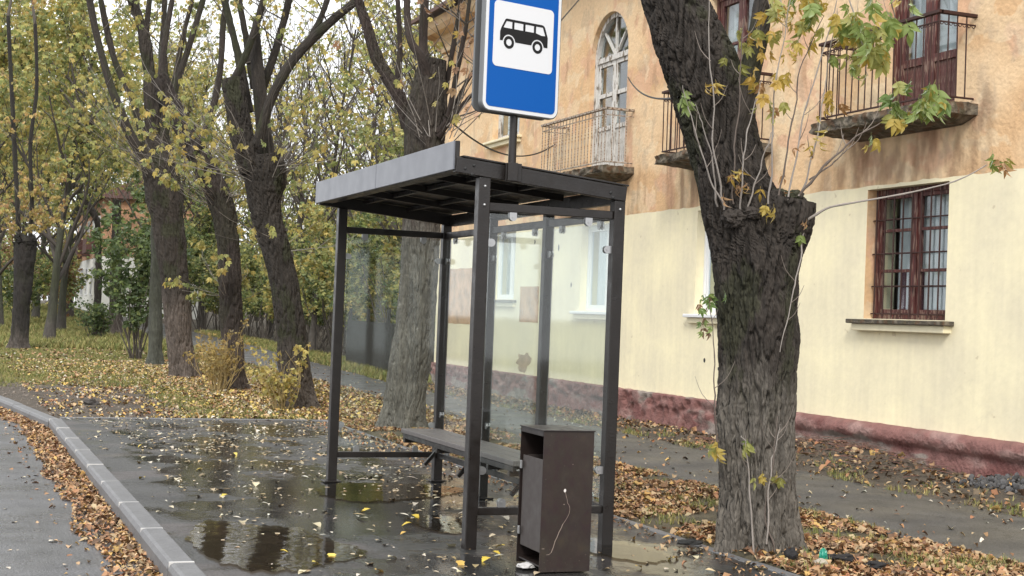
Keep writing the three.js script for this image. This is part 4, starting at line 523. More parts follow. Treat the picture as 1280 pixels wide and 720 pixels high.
const midLeaf = [0, 1].map(() => compound(LR, .42, (L) => leaflet(L, L * .27, .35 + .3 * LR(), .25 + .3 * LR(), 3), 5));
const heroLeaf = [0, 1, 2, 3, 4].map(k => compound(LR, .1, (L) => k === 1 ? lobed(L, L * .3, .35 + .3 * LR(), .2 + .4 * LR()) : leaflet(L, L * .26, .3 + .4 * LR(), .2 + .4 * LR(), 6), k === 3 ? 3 : 5));
const dryLeaf = [0, 1].map(k => compound(LR, .085, (L) => leaflet(L, L * .2, .9 + .5 * LR(), .6 + .6 * LR(), 5), 3));
const YELLOW = [[.46, .36, .09], [.52, .43, .13], [.38, .31, .08], [.36, .33, .10]], GREENY = [[.22, .25, .075], [.30, .31, .09], [.17, .20, .06], [.38, .36, .10]], GREEN = [[.075, .12, .03], [.10, .15, .035], [.06, .10, .025], [.14, .18, .04]], ORANGE = [[.44, .29, .10], [.50, .36, .13], [.42, .25, .10]], BROWN = [[.26, .14, .06], [.32, .18, .08], [.22, .12, .055]];
// bark relief: long furrows and plates
function barkRelief(depth, f) { return (x, y, z) => { const w = .5 * n3(x * 3, y * 1.5, z * 3), a = Math.abs(n3(x * f + w, y * f * .13, z * f + w * 2)), b = Math.abs(n3(x * f * 2.1 + 9 + w, y * f * .24, z * f * 2.1)); return depth * (sstep(0, .17, a) - .6) + depth * .4 * (sstep(0, .22, b) - .5) + depth * .12 * n3(x * 90, y * 40, z * 90) + .03 * n3(x * 2.3, y * 1.7, z * 2.3) + .012 * n3(x * 7, y * 6, z * 7); }; }
function barkTone(dark, pale, level, moss) { return (x, y, z) => { const s = n3(x * 9, y * 1.5, z * 9), f = n3(x * 30, y * 9, z * 30), t = level > 0 ? sstep(level + .4, level - .25, y + .45 * s + .2 * f) : 0, m = moss ? sstep(.12, .3, n3(x * 4 + 5, y * 1.6, z * 4) + .25 * f) * moss * (1 - t) : 0, k = 1 + .3 * s + .3 * f + .3 * n3(x * 70, y * 12, z * 70); const c = [0, 1, 2].map(i => mix(dark[i], pale[i], t) * k); return [mix(c[0], .035, m), mix(c[1], .042, m), mix(c[2], .014, m)]; }; }
// side growth: bent, forking twigs; ends are collected for leaves
function grow(T, R, start, dir, len, r, depth, o, tips) {
  const n = depth > 1 ? 6 : 4, p = [[...start, r]], d = dir.clone().normalize(), q = new THREE.Vector3(...start), sl = len / n;
  for (let i = 1; i <= n; i++) { d.x += (R() - .5) * o.wander; d.z += (R() - .5) * o.wander; d.y += (R() - .5) * o.wander * .7 + o.rise * (depth > 0 ? 1 : .3); d.normalize(); q.addScaledVector(d, sl); const rr = r * (1 - .72 * i / n); p.push([q.x, q.y, q.z, Math.max(o.minR, rr)]);
    if (depth > 0) { const kids = o.kids(depth, i, n, R); for (let k = 0; k < kids; k++) { const a = R() * Math.PI * 2, s = o.spread * (.6 + .6 * R()), e = new THREE.Vector3(Math.cos(a) * s, .55 + .5 * R(), Math.sin(a) * s).addScaledVector(d, .8).normalize(); grow(T, R, [q.x, q.y, q.z], e, len * (o.shrink * (.7 + .5 * R())), Math.max(o.minR, rr * .62), depth - 1, o, tips); } }
    if (depth <= o.tipDepth && i >= n / 2) tips.push([q.x, q.y, q.z]); }
  T.add(p, depth > 1 ? 6 : depth > 0 ? 4 : 3, { color: o.tone });
}
function crown(parent, name, R, tips, count, spread, size, leaves, palette, droop = .6, keep = .4) {
  const lists = leaves.map(() => []), all = tips; tips = all.filter(() => R() < keep); if (!tips.length) tips = all;
  for (let i = 0; i < count; i++) { const t = tips[Math.floor(R() * tips.length)], g = () => (R() + R() + R() - 1.5) * spread; const s = size * (.65 + .7 * R());
    lists[i % leaves.length].push({ m: place(t[0] + g(), t[1] + g() * .8, t[2] + g(), (R() - .5) * 2 * droop, R() * 6.28, (R() - .5) * 2 * droop, s), c: pick(R, palette) }); }
  lists.forEach((l, i) => instanced(name, leaves[i], leafMat, l, parent));
}
const greyTwig = () => [.085, .072, .06], paleTwig = () => [.24, .215, .19], darkTwig = () => [.06, .05, .042];
const sideOpts = { wander: .5, rise: .06, spread: .9, shrink: .55, minR: .0035, tipDepth: 1, tone: greyTwig, kids: (d, i, n, R) => i < 2 ? 0 : R() < .62 ? 1 : 0 };
// a tree with a measured trunk: limbs are parts, fine twigs and leaves are masses
function bigTree(data, o) {
  const t = thing('maple_tree', o.label, 'tree', [0, 0, 0], o.group), R = rng(o.seed), disp = barkRelief(o.depth, o.freq), tone = barkTone(o.dark, o.pale, o.level, o.moss);
  const T = new Tubes(); T.add(smoothPath(data.trunk, o.rings), o.segs, { disp: (x, y, z, r, an) => disp(x, y, z) + (y < .45 ? .13 * Math.max(0, 1 - y / .45) ** 1.6 * (.5 + .8 * Math.sin(an * 5 + o.seed)) * r * 2.2 : 0), color: tone, cap: .2 });
  mesh('trunk', T.geo(true), bark, t);
  const tips = [], tw = new Tubes();
  data.limbs.forEach((L, i) => { const l = new Tubes(), big = L[0][3] > .12; l.add(smoothPath(L, big ? Math.round(o.rings * .35) : 40), big ? Math.round(o.segs * .7) : 14, { disp: big ? disp : (x, y, z) => .25 * disp(x, y, z), color: barkTone(o.limbDark || o.dark, o.pale, 0, o.moss), cap: .15 }); mesh('limb', l.geo(true), bark, t);
    const e = L[L.length - 1], b = L[L.length - 2];
    if (!o.stubs.includes(i)) { grow(tw, R, e.slice(0, 3), new THREE.Vector3(e[0] - b[0], e[1] - b[1], e[2] - b[2]), o.limbLen, e[3] * .9, 3, { ...sideOpts, tone: greyTwig }, tips);
      for (let k = 0; k < o.sideTwigs; k++) { const s = L[1 + Math.floor(R() * (L.length - 1))], a = R() * 6.28; grow(tw, R, s.slice(0, 3), new THREE.Vector3(Math.cos(a), .3 + .6 * R(), Math.sin(a)), .9 + .9 * R(), .012, 1, { ...sideOpts, tone: greyTwig }, tips); } } });
  (o.burls || []).forEach(([x, y, z, n, rad, lenMin = .6, lenMax = 1.7, up = .5]) => { for (let k = 0; k < n; k++) { const a = R() * 6.28, s = .4 + .9 * R(); grow(tw, R, [x + Math.cos(a) * rad * .8, y + (R() - .5) * .3, z + Math.sin(a) * rad * .8], new THREE.Vector3(Math.cos(a) * s, up + .8 * R(), Math.sin(a) * s), lenMin + (lenMax - lenMin) * R(), .007, R() < .4 ? 1 : 0, { ...sideOpts, tone: R() < .5 ? paleTwig : greyTwig, wander: .35 }, tips); } });
  if (tw.count) { const m = mesh('twigs', tw.geo(), twigBark, t); m.userData.kind = 'stuff'; }
  if (o.leaves) crown(t, 'leaves', R, tips, Math.round(o.leaves * 1.35), .09, .15, midLeaf, o.palette);
  return t;
}
const gnarled = bigTree(TREES.gnarled, { label: 'thick gnarled maple with cut stub and bare shoots before the barred window', seed: 11, depth: .030, freq: 24, rings: 620, segs: 260, dark: [.042, .034, .028], pale: [.145, .13, .112], level: 1.05, moss: .5, stubs: [0], limbLen: 2.6, sideTwigs: 1, leaves: 0 });
bigTree(TREES.behindShelter, { label: 'pale grey maple trunk standing directly behind the glass shelter', seed: 23, depth: .022, freq: 22, rings: 420, segs: 160, dark: [.055, .045, .037], pale: [.15, .14, .12], level: 2.5, moss: .25, limbDark: [.05, .036, .03], stubs: [], limbLen: 3.2, sideTwigs: 4, leaves: 260, palette: YELLOW.concat(BROWN), burls: [[5.55, 3.75, -16.6, 26, .27, .7, 1.8]] });
bigTree(TREES.pollard, { label: 'leaning pollarded maple with a knobbly fork and cut stubs on the verge', seed: 37, depth: .03, freq: 18, rings: 320, segs: 120, dark: [.042, .035, .029], pale: [.10, .083, .07], level: .7, moss: .6, stubs: [0, 2], limbLen: 3.4, sideTwigs: 4, leaves: 1000, palette: YELLOW.concat(GREENY), burls: [[4.35, 3.5, -21.1, 70, .3, .8, 2.2, .1], [4.6, 2.5, -20.9, 8, .2, .5, 1.3, -.2]] });
bigTree(TREES.leaning, { label: 'slimmer dark maple with burls leaning towards its neighbour over yellow suckers', seed: 41, depth: .028, freq: 18, rings: 280, segs: 100, dark: [.046, .036, .031], pale: [.105, .083, .072], level: .9, moss: .3, stubs: [], limbLen: 3.2, sideTwigs: 5, leaves: 900, palette: GREENY.concat(YELLOW), burls: [[4.75, 1.7, -25.7, 10, .2, .5, 1.2, -.1], [4.5, 3.4, -25.8, 40, .2, .8, 2.2, .1]] });
bigTree(TREES.manyLimbed, { label: 'stout maple spreading into many upright mossy limbs', seed: 53, depth: .028, freq: 16, rings: 280, segs: 110, dark: [.05, .041, .034], pale: [.135, .11, .095], level: 1.5, moss: .6, stubs: [], limbLen: 3.8, sideTwigs: 5, leaves: 1200, palette: GREENY.concat(YELLOW), burls: [[4.0, 4.2, -29.6, 60, .4, 1, 2.8, .2]] });
bigTree(TREES.slim, { label: 'slim straight grey-green trunk beside the stout maple', seed: 61, depth: .008, freq: 20, rings: 120, segs: 36, dark: [.07, .075, .058], pale: [.09, .095, .078], level: 1.2, moss: .2, stubs: [], limbLen: 3, sideTwigs: 0, leaves: 700, palette: GREENY, burls: [[4.6, 7.5, -34.9, 18, .1, 1.5, 3.5, .6]] });
bigTree(TREES.stump, { label: 'black topped short trunk with split bark and orange leaves around its head', seed: 67, depth: .03, freq: 10, rings: 90, segs: 48, dark: [.03, .026, .023], pale: [.10, .085, .075], level: .4, moss: .2, stubs: [], limbLen: 2.5, sideTwigs: 6, leaves: 1500, palette: ORANGE.concat(YELLOW), burls: [[2.1, 3.4, -44.2, 34, .3, .6, 1.4, .4], [1.9, 4.0, -44.4, 20, .4, .6, 1.6, .3]] });
for (const [key, lab, seed, pal] of [['farSecond', 'knobbly dark trunk on the far verge in front of the distant house', 73, YELLOW], ['bentThin', 'thin trunk bending over the grass near the green shrub', 79, GREENY], ['ivyTrunk', 'short dark trunk wrapped by green leaves beside the bent thin trunk', 83, GREEN]]) {
  const d = TREES[key], k = d.base, lift = rise(k[2]); d.trunk = d.trunk.map(p => [p[0], p[1] + lift * .3, p[2], p[3]]); d.trunk[0][1] -= .6;
  const e = d.trunk[d.trunk.length - 1];
  bigTree(d, { label: lab, seed, depth: .03, freq: 9, rings: 70, segs: 30, dark: [.05, .042, .036], pale: [.11, .09, .08], level: 1, moss: .3, stubs: [], limbLen: 3, sideTwigs: 3, leaves: 1100, palette: pal, burls: [[e[0], e[1], e[2], 26, .3, 1, 3.2, .6], [e[0], e[1] - 1.2, e[2], 14, .3, .6, 1.4, .4]] });
}
// knobs round the cut stub
{
  const R = rng(314), tone = barkTone([.034, .027, .022], [.05, .04, .034], 0, .6);
  for (const [x, y, z, s, h] of [[5.2, 2.36, -8.04, .07, .7], [5.29, 2.33, -8.14, .06, .9], [5.04, 2.36, -8.02, .06, .7], [5.14, 2.38, -8.16, .1, .45], [4.76, 2.2, -8.06, .07, .8], [4.86, 2.24, -8.01, .055, .7]]) {
    const g = new THREE.IcosahedronGeometry(1, 12), p = g.attributes.position, c = new Float32Array(p.count * 3); for (let i = 0; i < p.count; i++) { const a = p.getX(i), b = p.getY(i), d = p.getZ(i), k = 1 + .45 * n3(a * 2 + x * 9, b * 2, d * 2 + z * 7) + .22 * (sstep(0, .2, Math.abs(n3(a * 5 + x, b * 5, d * 5))) - .5) + .1 * n3(a * 13, b * 13, d * 13); p.setXYZ(i, x + a * k * s, y + b * k * s * h, z + d * k * s); c.set(tone(p.getX(i), p.getY(i), p.getZ(i)), i * 3); }
    g.setAttribute('color', new THREE.BufferAttribute(c, 3)); g.deleteAttribute('uv'); const m = mergeVerts(g); m.computeVertexNormals(); mesh('burl', m, twigBark, gnarled); }
}
// shoots and single leaves of the gnarled maple
{
  const R = rng(205), shootG = [], pal = [lin(.15, .24, .055), lin(.24, .32, .075), lin(.36, .36, .09), lin(.48, .36, .06), lin(.50, .33, .05), lin(.36, .20, .075), lin(.20, .11, .06)].map(c => M({ color: c, roughness: .7, transmission: .5, thickness: 0, side: THREE.DoubleSide }));
  SHOOTS.forEach((s, k) => { const r0 = k === 9 || k === 8 ? .009 : k > 13 ? .006 : .0065, T = new Tubes(), pts = s.map((p, i) => [...p, r0 * (1 - .6 * i / (s.length - 1))]);
    T.add(smoothPath(pts, 22).map((p, i) => [p[0] + .02 * n2(i * .22, k) + .005 * n2(i * .8, k), p[1], p[2] + .02 * n2(i * .2, k + 7), p[3] * (i % 5 === 3 ? 1.22 : 1)]), 7, { color: () => k % 3 === 2 ? [.12, .095, .08] : [.27, .24, .215] }); if (k !== 9) for (let j = 0; j < 3; j++) { const f = .25 + .65 * R() , q = f * (s.length - 1), i = Math.min(s.length - 2, Math.floor(q)), b = [0, 1, 2].map(c => mix(s[i][c], s[i + 1][c], q - i)), a = R() * 6.28, l = .06 + .16 * R(); T.add(smoothPath([[...b, r0 * .45], [b[0] + Math.cos(a) * l * .5, b[1] + l * .45, b[2] + Math.sin(a) * l * .5, r0 * .35], [b[0] + Math.cos(a) * l * .8, b[1] + l * 1.1, b[2] + Math.sin(a) * l * .8, r0 * .2]], 6), 5, { color: () => [.2, .165, .14] }); }
    mesh('shoot', T.geo(), twigBark, gnarled); });
  const leaf = (x, y, z, c, s = 1, dry) => { const g = (dry ? dryLeaf : heroLeaf), m = mesh('leaf', g[Math.floor(R() * g.length)], pal[c], gnarled); m.position.set(x, y, z); m.rotation.set((R() - .5) * .9, R() * 6.28, (R() - .5) * 1.1, 'YXZ'); m.scale.setScalar(s * (.56 + .4 * R())); };
  const cluster = (c, n, sx, sy, sz, cols, s = 1, dry) => { for (let i = 0; i < n; i++) leaf(c[0] + (R() + R() - 1) * sx, c[1] + (R() + R() - 1) * sy, c[2] + (R() + R() - 1) * sz, cols[Math.floor(R() * cols.length)], s, dry); };
  cluster([5.84, 3.06, -7.59], 32, .28, .14, .16, [0, 0, 1, 1, 0, 2, 3]);
  cluster([5.70, 2.93, -7.62], 5, .12, .08, .1, [3, 3, 2], .9); cluster([5.56, 2.78, -7.7], 4, .12, .05, .08, [1, 3], .6);
  cluster([6.36, 2.67, -7.4], 7, .09, .05, .08, [1, 2, 5, 1], .72);
  cluster([5.55, 3.55, -7.75], 56, .34, .26, .25, [1, 1, 2, 2, 1, 3]); cluster([5.5, 3.32, -7.8], 12, .25, .12, .2, [1, 2, 3, 2]);
  cluster([5.1, 3.62, -7.85], 46, .34, .2, .25, [1, 2, 2, 3, 3]); cluster([4.85, 3.4, -7.95], 24, .3, .2, .25, [3, 4, 2, 4], .75);
  cluster([4.9, 3.12, -7.92], 8, .25, .1, .15, [4, 3, 5], .8); cluster([5.0, 2.98, -7.9], 6, .2, .1, .12, [2, 4, 5], .8);
  cluster([4.38, 3.0, -8.1], 5, .08, .05, .08, [2, 1, 2], .8); cluster([4.6, 3.08, -8.0], 5, .14, .06, .1, [4, 4, 3], .8, true);
  cluster([4.85, 2.5, -7.95], 8, .3, .1, .12, [4, 5, 3, 5], .7, true); cluster([4.72, 2.4, -8.0], 5, .16, .08, .1, [4, 5], .75, true); cluster([4.95, 2.28, -7.9], 4, .1, .05, .08, [3, 3], .7);
  cluster([5.2, 2.2, -7.9], 4, .05, .1, .06, [2, 5, 1], .55); cluster([5.2, 2.75, -7.85], 7, .3, .16, .12, [4, 5, 5, 3], .7, true); cluster([5.25, 3.0, -7.85], 6, .3, .12, .12, [4, 5, 3], .75);
  cluster([4.62, 1.68, -8.12], 11, .12, .1, .1, [1, 0, 0, 6], .52); cluster([4.6, 1.52, -8.12], 7, .1, .07, .1, [0, 1, 6], .52);
  cluster([4.86, .76, -7.99], 4, .08, .03, .06, [1, 2], .7); cluster([4.98, .55, -7.95], 3, .1, .03, .05, [2, 3], .6); cluster([4.72, .72, -8.2], 5, .08, .06, .08, [2, 3], .75); cluster([5.07, .56, -7.95], 3, .07, .04, .05, [3, 2], .6);
}
// ---------- further trees, shrubs and houses ----------
function simpleTree(x, z, h, r, seed, o) {
  const t = thing(o.name || 'tall_tree', o.label, 'tree', [0, 0, 0], o.group), R = rng(seed), y0 = rise(z) - .1, pts = []; let px = x, pz = z, lx = (R() - .5) * .12, lz = (R() - .5) * .12;
  for (let i = 0; i <= 8; i++) { pts.push([px, y0 + h * .86 * i / 8, pz, r * (1 - .78 * Math.pow(i / 8, .8)) * (i === 0 ? 1.35 : 1)]); lx += (R() - .5) * .12; lz += (R() - .5) * .12; px += lx * h / 8; pz += lz * h / 8; }
  const tone = barkTone(o.bark || [.065, .06, .048], [.1, .09, .08], .8, .5), T = new Tubes().add(smoothPath(pts, 40), 14, { disp: (a, b, c) => .3 * barkRelief(.03, 9)(a, b, c), color: tone, cap: .1 }); mesh('trunk', T.geo(true), bark, t);
  const tips = [], tw = new Tubes(), op = { ...sideOpts, spread: .8, rise: .1, minR: .006, tone: darkTwig, kids: (d, i, n, Q) => i < 2 ? 0 : Q() < (d > 1 ? .75 : .55) ? 1 : 0 };
  const first = o.first ?? .3; for (let k = 0; k < (o.limbs || 11); k++) { const s = first + (1 - first) * (k + R()) / (o.limbs || 11), f = s * 8, i = Math.min(7, Math.floor(f)), q = [0, 1, 2].map(c => mix(pts[i][c], pts[i + 1][c], f - i)), a = R() * 6.28; grow(tw, R, q, new THREE.Vector3(Math.cos(a) * .8, .55 + .5 * R(), Math.sin(a) * .8), h * (.34 - .16 * s) * (.8 + .5 * R()), r * (.5 - .25 * s), 2, op, tips); }
  mesh('twigs', tw.geo(), twigBark, t).userData.kind = 'stuff';
  if (o.leaves) crown(t, 'leaves', R, tips, o.leaves, o.fluff || .4, o.size || .34, farLeaf, o.palette); return t;
}
function shrub(x, z, h, r, seed, o) {
  const t = thing(o.name || 'shrub', o.label, o.category || 'shrub', [0, 0, 0], o.group), R = rng(seed), y0 = rise(z) - .05, tw = new Tubes(), tips = [], n = o.stems || 14;
  for (let k = 0; k < n; k++) { const a = R() * 6.28, s = R(); grow(tw, R, [x + Math.cos(a) * r * .25 * s, y0, z + Math.sin(a) * r * .25 * s], new THREE.Vector3(Math.cos(a) * s * r * 1.1, h * .9, Math.sin(a) * s * r * 1.1), h * (.55 + .45 * R()), .008 + h * .004, 2, { ...sideOpts, spread: .7, shrink: .45, rise: .04, minR: .003, tone: o.tone || greyTwig, kids: (d, i, m, Q) => i < 2 ? 0 : Q() < .6 ? 1 : 0, tipDepth: 1 }, tips); }
  mesh('stems', tw.geo(), twigBark, t).userData.kind = 'stuff';
  crown(t, 'leaves', R, tips, o.leaves, o.fluff || .22, o.size || .2, o.leaf || farLeaf, o.palette, .9); return t;
}
{
  // thicket on the far side of the path
  const R = rng(900); let k = 0;
  for (let z = -31.5; z > -74; z -= 2.3) { const x = pathFar(z) + 1.5 + R() * .9; shrub(x, z + R(), 2.6 + 1.7 * R(), 1.5, 910 + k, { label: 'dense yellow-green shrub in the thicket along the far side of the footpath', group: 'shrubs along the footpath', leaves: 3600, size: .165, palette: k % 3 ? GREENY.concat(GREENY, GREEN) : GREENY.concat(YELLOW), stems: 12 }); k++; }
  for (let z = -36; z > -84; z -= 3.6) { const x = 13.4 + (-36 - z) * .1 + R() * 2; shrub(x, z + R() * 2, 4.8 + 2.4 * R(), 2.3, 960 + k, { name: 'tall_shrub', label: 'tall autumn shrub rising behind the thicket by the footpath', group: 'tall shrubs behind the thicket', leaves: 3600, size: .2, fluff: .35, palette: k % 2 ? GREENY : YELLOW.concat(GREENY), stems: 12 }); k++; }
  // tall thin trees behind
  const back = [[12.6, -40, 11], [14.8, -44, 13], [17, -47, 12], [11.8, -48, 13], [19.5, -55, 14], [15.5, -54, 15], [12.9, -57, 13], [22, -62, 15], [17.8, -64, 15], [14.2, -66, 16], [25.5, -72, 17], [20.6, -74, 16], [16.4, -76, 17], [12.5, -75, 15], [28.5, -82, 18], [23, -88, 18], [18.5, -90, 18], [14.5, -92, 18]];
  back.forEach(([x, z, h], i) => simpleTree(x, z, h, .11 + .05 * R(), 1000 + i, { label: 'slender half-bare tree with sparse yellow leaves behind the thicket', group: 'slender trees behind the thicket', leaves: i % 3 === 0 ? 350 : 1000, palette: i % 2 ? YELLOW.concat(GREENY) : GREENY.concat(YELLOW), limbs: 26, fluff: .42, size: .24, first: .16, bark: [.07, .06, .052] }));
  // trees over the verge to the left
  const left = [[3.4, -52, 12, 0], [1.0, -56, 12, 1], [4.6, -63, 13, 1], [2.2, -66, 14, 0], [0.9, -72, 14, 1], [4.4, -78, 15, 0], [2.6, -88, 16, 1], [5.4, -96, 16, 0], [9.6, -74, 14, 1], [1.4, -104, 17, 0], [11.5, -96, 16, 1], [7.4, -112, 17, 0], [3.8, -118, 18, 1], [13.6, -112, 18, 0], [17, -104, 17, 1]];
  left.forEach(([x, z, h, c], i) => simpleTree(x, z, h, .13 + .06 * R(), 1100 + i, { label: 'greenish trunked tree with yellow-green crown on the far grass verge', group: 'trees on the far grass verge', leaves: 4200, palette: c ? YELLOW.concat(GREENY) : GREENY.concat(GREENY, YELLOW), limbs: 17, fluff: .5, size: .24, first: .16, bark: [.075, .078, .055] }));
  // hedge and trees closing the far end of the verge
  for (let x = -7; x < 20; x += 1.9) { shrub(x + R(), -128 - 6 * R(), 3.4 + 2 * R(), 2, 1300 + k, { name: 'far_hedge_shrub', label: 'brownish shrub in the hedge closing the far end of the verge', group: 'shrubs of the far hedge', leaves: 1500, size: .34, fluff: .5, palette: k % 2 ? GREENY.concat(BROWN) : BROWN.concat(GREEN), stems: 8 }); k++; }
  for (let i = 0; i < 9; i++) simpleTree(-8 + i * 4.2 + R() * 2, -140 - 14 * R(), 17 + 5 * R(), .2, 1400 + i, { name: 'far_tree', label: 'distant autumn tree above the far hedge', group: 'distant trees above the far hedge', leaves: 3200, palette: GREENY.concat(YELLOW), limbs: 15, fluff: .8, size: .42, first: .12 });
  for (const [x, z, h] of [[11.4, -77, 6], [11.9, -80, 6.5], [12.6, -84, 7], [12.2, -73, 5.5]]) { shrub(x, z, h, 2.2, 1500 + k, { name: 'tall_shrub', label: 'tall autumn shrub rising behind the thicket by the footpath', group: 'tall shrubs behind the thicket', leaves: 3600, size: .22, fluff: .4, palette: GREENY.concat(GREEN), stems: 12 }); k++; }
  for (const [x, z, h] of [[3.2, -70, 2.6], [5.4, -74, 3], [1.8, -82, 3], [4.2, -90, 3.4], [6.4, -92, 3], [0.6, -95, 3.2], [3, -104, 3.6], [5.6, -110, 3.8], [1.2, -114, 3.6]]) { shrub(x, z, h, 1.5, 1500 + k, { name: 'verge_shrub', label: 'low olive shrub among the trees of the far grass verge', group: 'low shrubs on the far verge', leaves: 1500, size: .22, fluff: .35, palette: k % 2 ? GREENY.concat(BROWN) : GREENY.concat(GREEN), stems: 9 }); k++; }
  // single shrubs
  shrub(4.75, -38.4, 3.4, .85, 1201, { label: 'dark green leafy shrub beside the slim grey trunk', leaves: 2600, size: .17, palette: GREEN, stems: 16, fluff: .2 });
  shrub(5.35, -55.6, 1.3, .8, 1202, { label: 'low dark green shrub at the foot of the bent thin trunk', leaves: 900, size: .16, palette: GREEN });
  shrub(4.5, -25.0, .85, .5, 1203, { name: 'sucker_clump', label: 'dry yellow sucker clump at the foot of the leaning dark maple', category: 'shrub', leaves: 900, size: .07, fluff: .08, palette: [[.42, .30, .08], [.36, .27, .09], [.30, .22, .07]], stems: 34, tone: () => [.36, .27, .12] });
  shrub(4.62, -20.45, .8, .42, 1204, { name: 'sucker_clump', label: 'bright yellow sucker clump at the foot of the pollarded maple', category: 'shrub', leaves: 420, size: .09, fluff: .08, palette: YELLOW, stems: 20, tone: () => [.34, .26, .12] });
  // dark fence between the path and the thicket
  const f = thing('fence', 'low dark picket fence in front of the thicket', 'fence', [0, 0, 0]), fg = new THREE.BoxGeometry(.03, 1.25, .018), fm = new THREE.MeshStandardMaterial({ color: lin(.035, .033, .03), roughness: .8 }), pg = new THREE.BoxGeometry(.08, 1.6, .08);
  const fx = z => pathFar(z) + .75; for (let z = -31.2; z > -39; z -= .17) mesh('picket', fg, fm, f).position.set(fx(z), .62, z); for (let z = -31.1; z > -39.2; z -= 2.6) mesh('post', pg, fm, f).position.set(fx(z) + .07, .78, z);
  for (const y of [.3, 1.02]) { const T = new Tubes(); T.add([[fx(-31.1) + .03, y, -31.1, .025], [fx(-35) + .03, y, -35, .025], [fx(-39) + .03, y, -39, .025]], 4); mesh('rail', T.geo(), fm, f); }
  // the next house along the street
  const y0 = rise(-90) - .3, h = thing('distant_house', 'distant two-storey house with white ground floor and orange upper floor behind the trees', 'building', [8.6, y0, 0]), za = -106, zb = -88;
  const ow = new THREE.MeshStandardMaterial({ color: lin(.66, .37, .22), roughness: .9, map: soilMap }), ww = new THREE.MeshStandardMaterial({ color: lin(.72, .71, .66), roughness: .9 });
  mesh('wall', box(3, 1.9, (za + zb) / 2, 6, 3.9, zb - za), ww, h).userData.label = 'white ground floor wall'; mesh('wall', box(3, 5.6, (za + zb) / 2, 6.02, 3.5, zb - za + .02), ow, h).userData.label = 'orange upper wall';
  mesh('roof', new THREE.ExtrudeGeometry(new THREE.Shape([[-.6, 7.35], [3, 9.2], [6.6, 7.35]].map(q => new THREE.Vector2(...q))), { depth: zb - za + 1, bevelEnabled: false }).translate(0, 0, za - .5), new THREE.MeshStandardMaterial({ color: lin(.13, .07, .06), roughness: .9 }), h);
  for (let z = za + 2; z < zb - 1; z += 3.4) for (const y of [2.4, 5.5]) { const w = mesh('window', merge([box(-.03, y + .85, z, .06, .08, 1.3), box(-.03, y - .85, z, .06, .08, 1.3), box(-.03, y, z - .61, .06, 1.62, .08), box(-.03, y, z + .61, .06, 1.62, .08), box(-.03, y, z, .06, 1.62, .06)]), whitePaint, h); mesh('pane', box(-.012, y, z, .02, 1.62, 1.14), new THREE.MeshStandardMaterial({ color: lin(.03, .035, .04), roughness: .1 }), w); }
  for (const z of [-103, -97, -91]) { const b = mesh('balcony', merge([box(-.4, 4.15, z, .8, .16, 2.6), box(-.78, 4.65, z, .03, .85, 2.6), box(-.4, 4.65, z - 1.28, .78, .85, .03), box(-.4, 4.65, z + 1.28, .78, .85, .03)]), new THREE.MeshStandardMaterial({ color: lin(.09, .04, .035), roughness: .8 }), h); }
  // cables
  const cable = (a, b, sag, label, r = .012) => { const T = new Tubes(), p = []; for (let i = 0; i <= 24; i++) { const t = i / 24; p.push([mix(a[0], b[0], t), mix(a[1], b[1], t) - sag * 4 * t * (1 - t), mix(a[2], b[2], t), r]); } T.add(p, 6); const m = new THREE.Mesh(T.geo(), new THREE.MeshStandardMaterial({ color: lin(.03, .028, .026), roughness: .7 })); top(m, 'overhead_cable', label, 'cable'); };
  cable([5.62, 3.98, -16.6], [9.98, 4.62, -23.2], .35, 'dark cable sagging from the tree behind the shelter to the house');
  cable([4.45, 3.0, -8.3], [9.98, 5.42, -20.36], .12, 'thin cable from the gnarled maple to the arched balcony door', .009);
}
// ---------- fallen leaves, grass, small litter ----------
const litterGeo = [0, 1, 2].map(k => leaflet(1, .3 + .08 * k, .5 + .35 * k, .25 + .3 * k, 3).translate(0, -.5, 0).rotateX(-Math.PI / 2));
const LITTER = [[.29, .165, .08], [.36, .22, .115], [.24, .125, .06], [.40, .28, .16], [.17, .095, .052], [.42, .31, .18], [.31, .15, .075], [.44, .27, .09], [.10, .06, .035]], PALE = [[.46, .40, .28], [.42, .35, .23], [.36, .26, .14], [.5, .46, .38]];
function scatter(name, label, count, seed, sample, size, palette, lift = .012, tilt = .5, flat = .65) {
  const R = rng(seed), lists = litterGeo.map(() => []); let i = 0, guard = 0;
  while (i < count && guard++ < count * 12) { const p = sample(R); if (!p) continue; const s = size * (.45 + 1.15 * R() * R()) * 1.12; lists[i % 3].push({ m: place(p[0], p[1] + lift * R(), p[2], (R() - .5) * 2 * tilt, R() * 6.28, (R() - .5) * 2 * tilt, s, s * flat, s * (.7 + .6 * R())), c: pick(R, palette) }); i++; }
  lists.forEach((l, k) => { const o = instanced(numbered(name), litterGeo[k], litterMat, l, scene); o.userData.label = label; o.userData.category = 'leaves'; });
}
const onGround = (x, z) => soilAt(x, z);
// drift of brown leaves in the gutter
scatter('gutter_leaves', 'thick drift of brown leaves in the gutter along the kerb', 9500, 1, R => { const z = -6.2 - Math.pow(R(), .8) * 20, d = Math.pow(R(), 1.6) * (.3 + .1 * n2(z * .9, 3)) * (R() < .06 ? 1.9 : 1) * (z < -18.4 ? .8 : 1); const x = kerbX(z) - .01 - d; return [x, rise(z) - .135 + .05 * Math.max(0, 1 - d / .35) * R(), z]; }, .05, LITTER, .012, .5);
scatter('road_leaves', 'few pale leaves scattered over the road', 180, 2, R => { const z = -6 - R() * 18; return [kerbX(z) - .4 - R() * 2.6, -.122, z]; }, .045, PALE, .002, .06, .2);
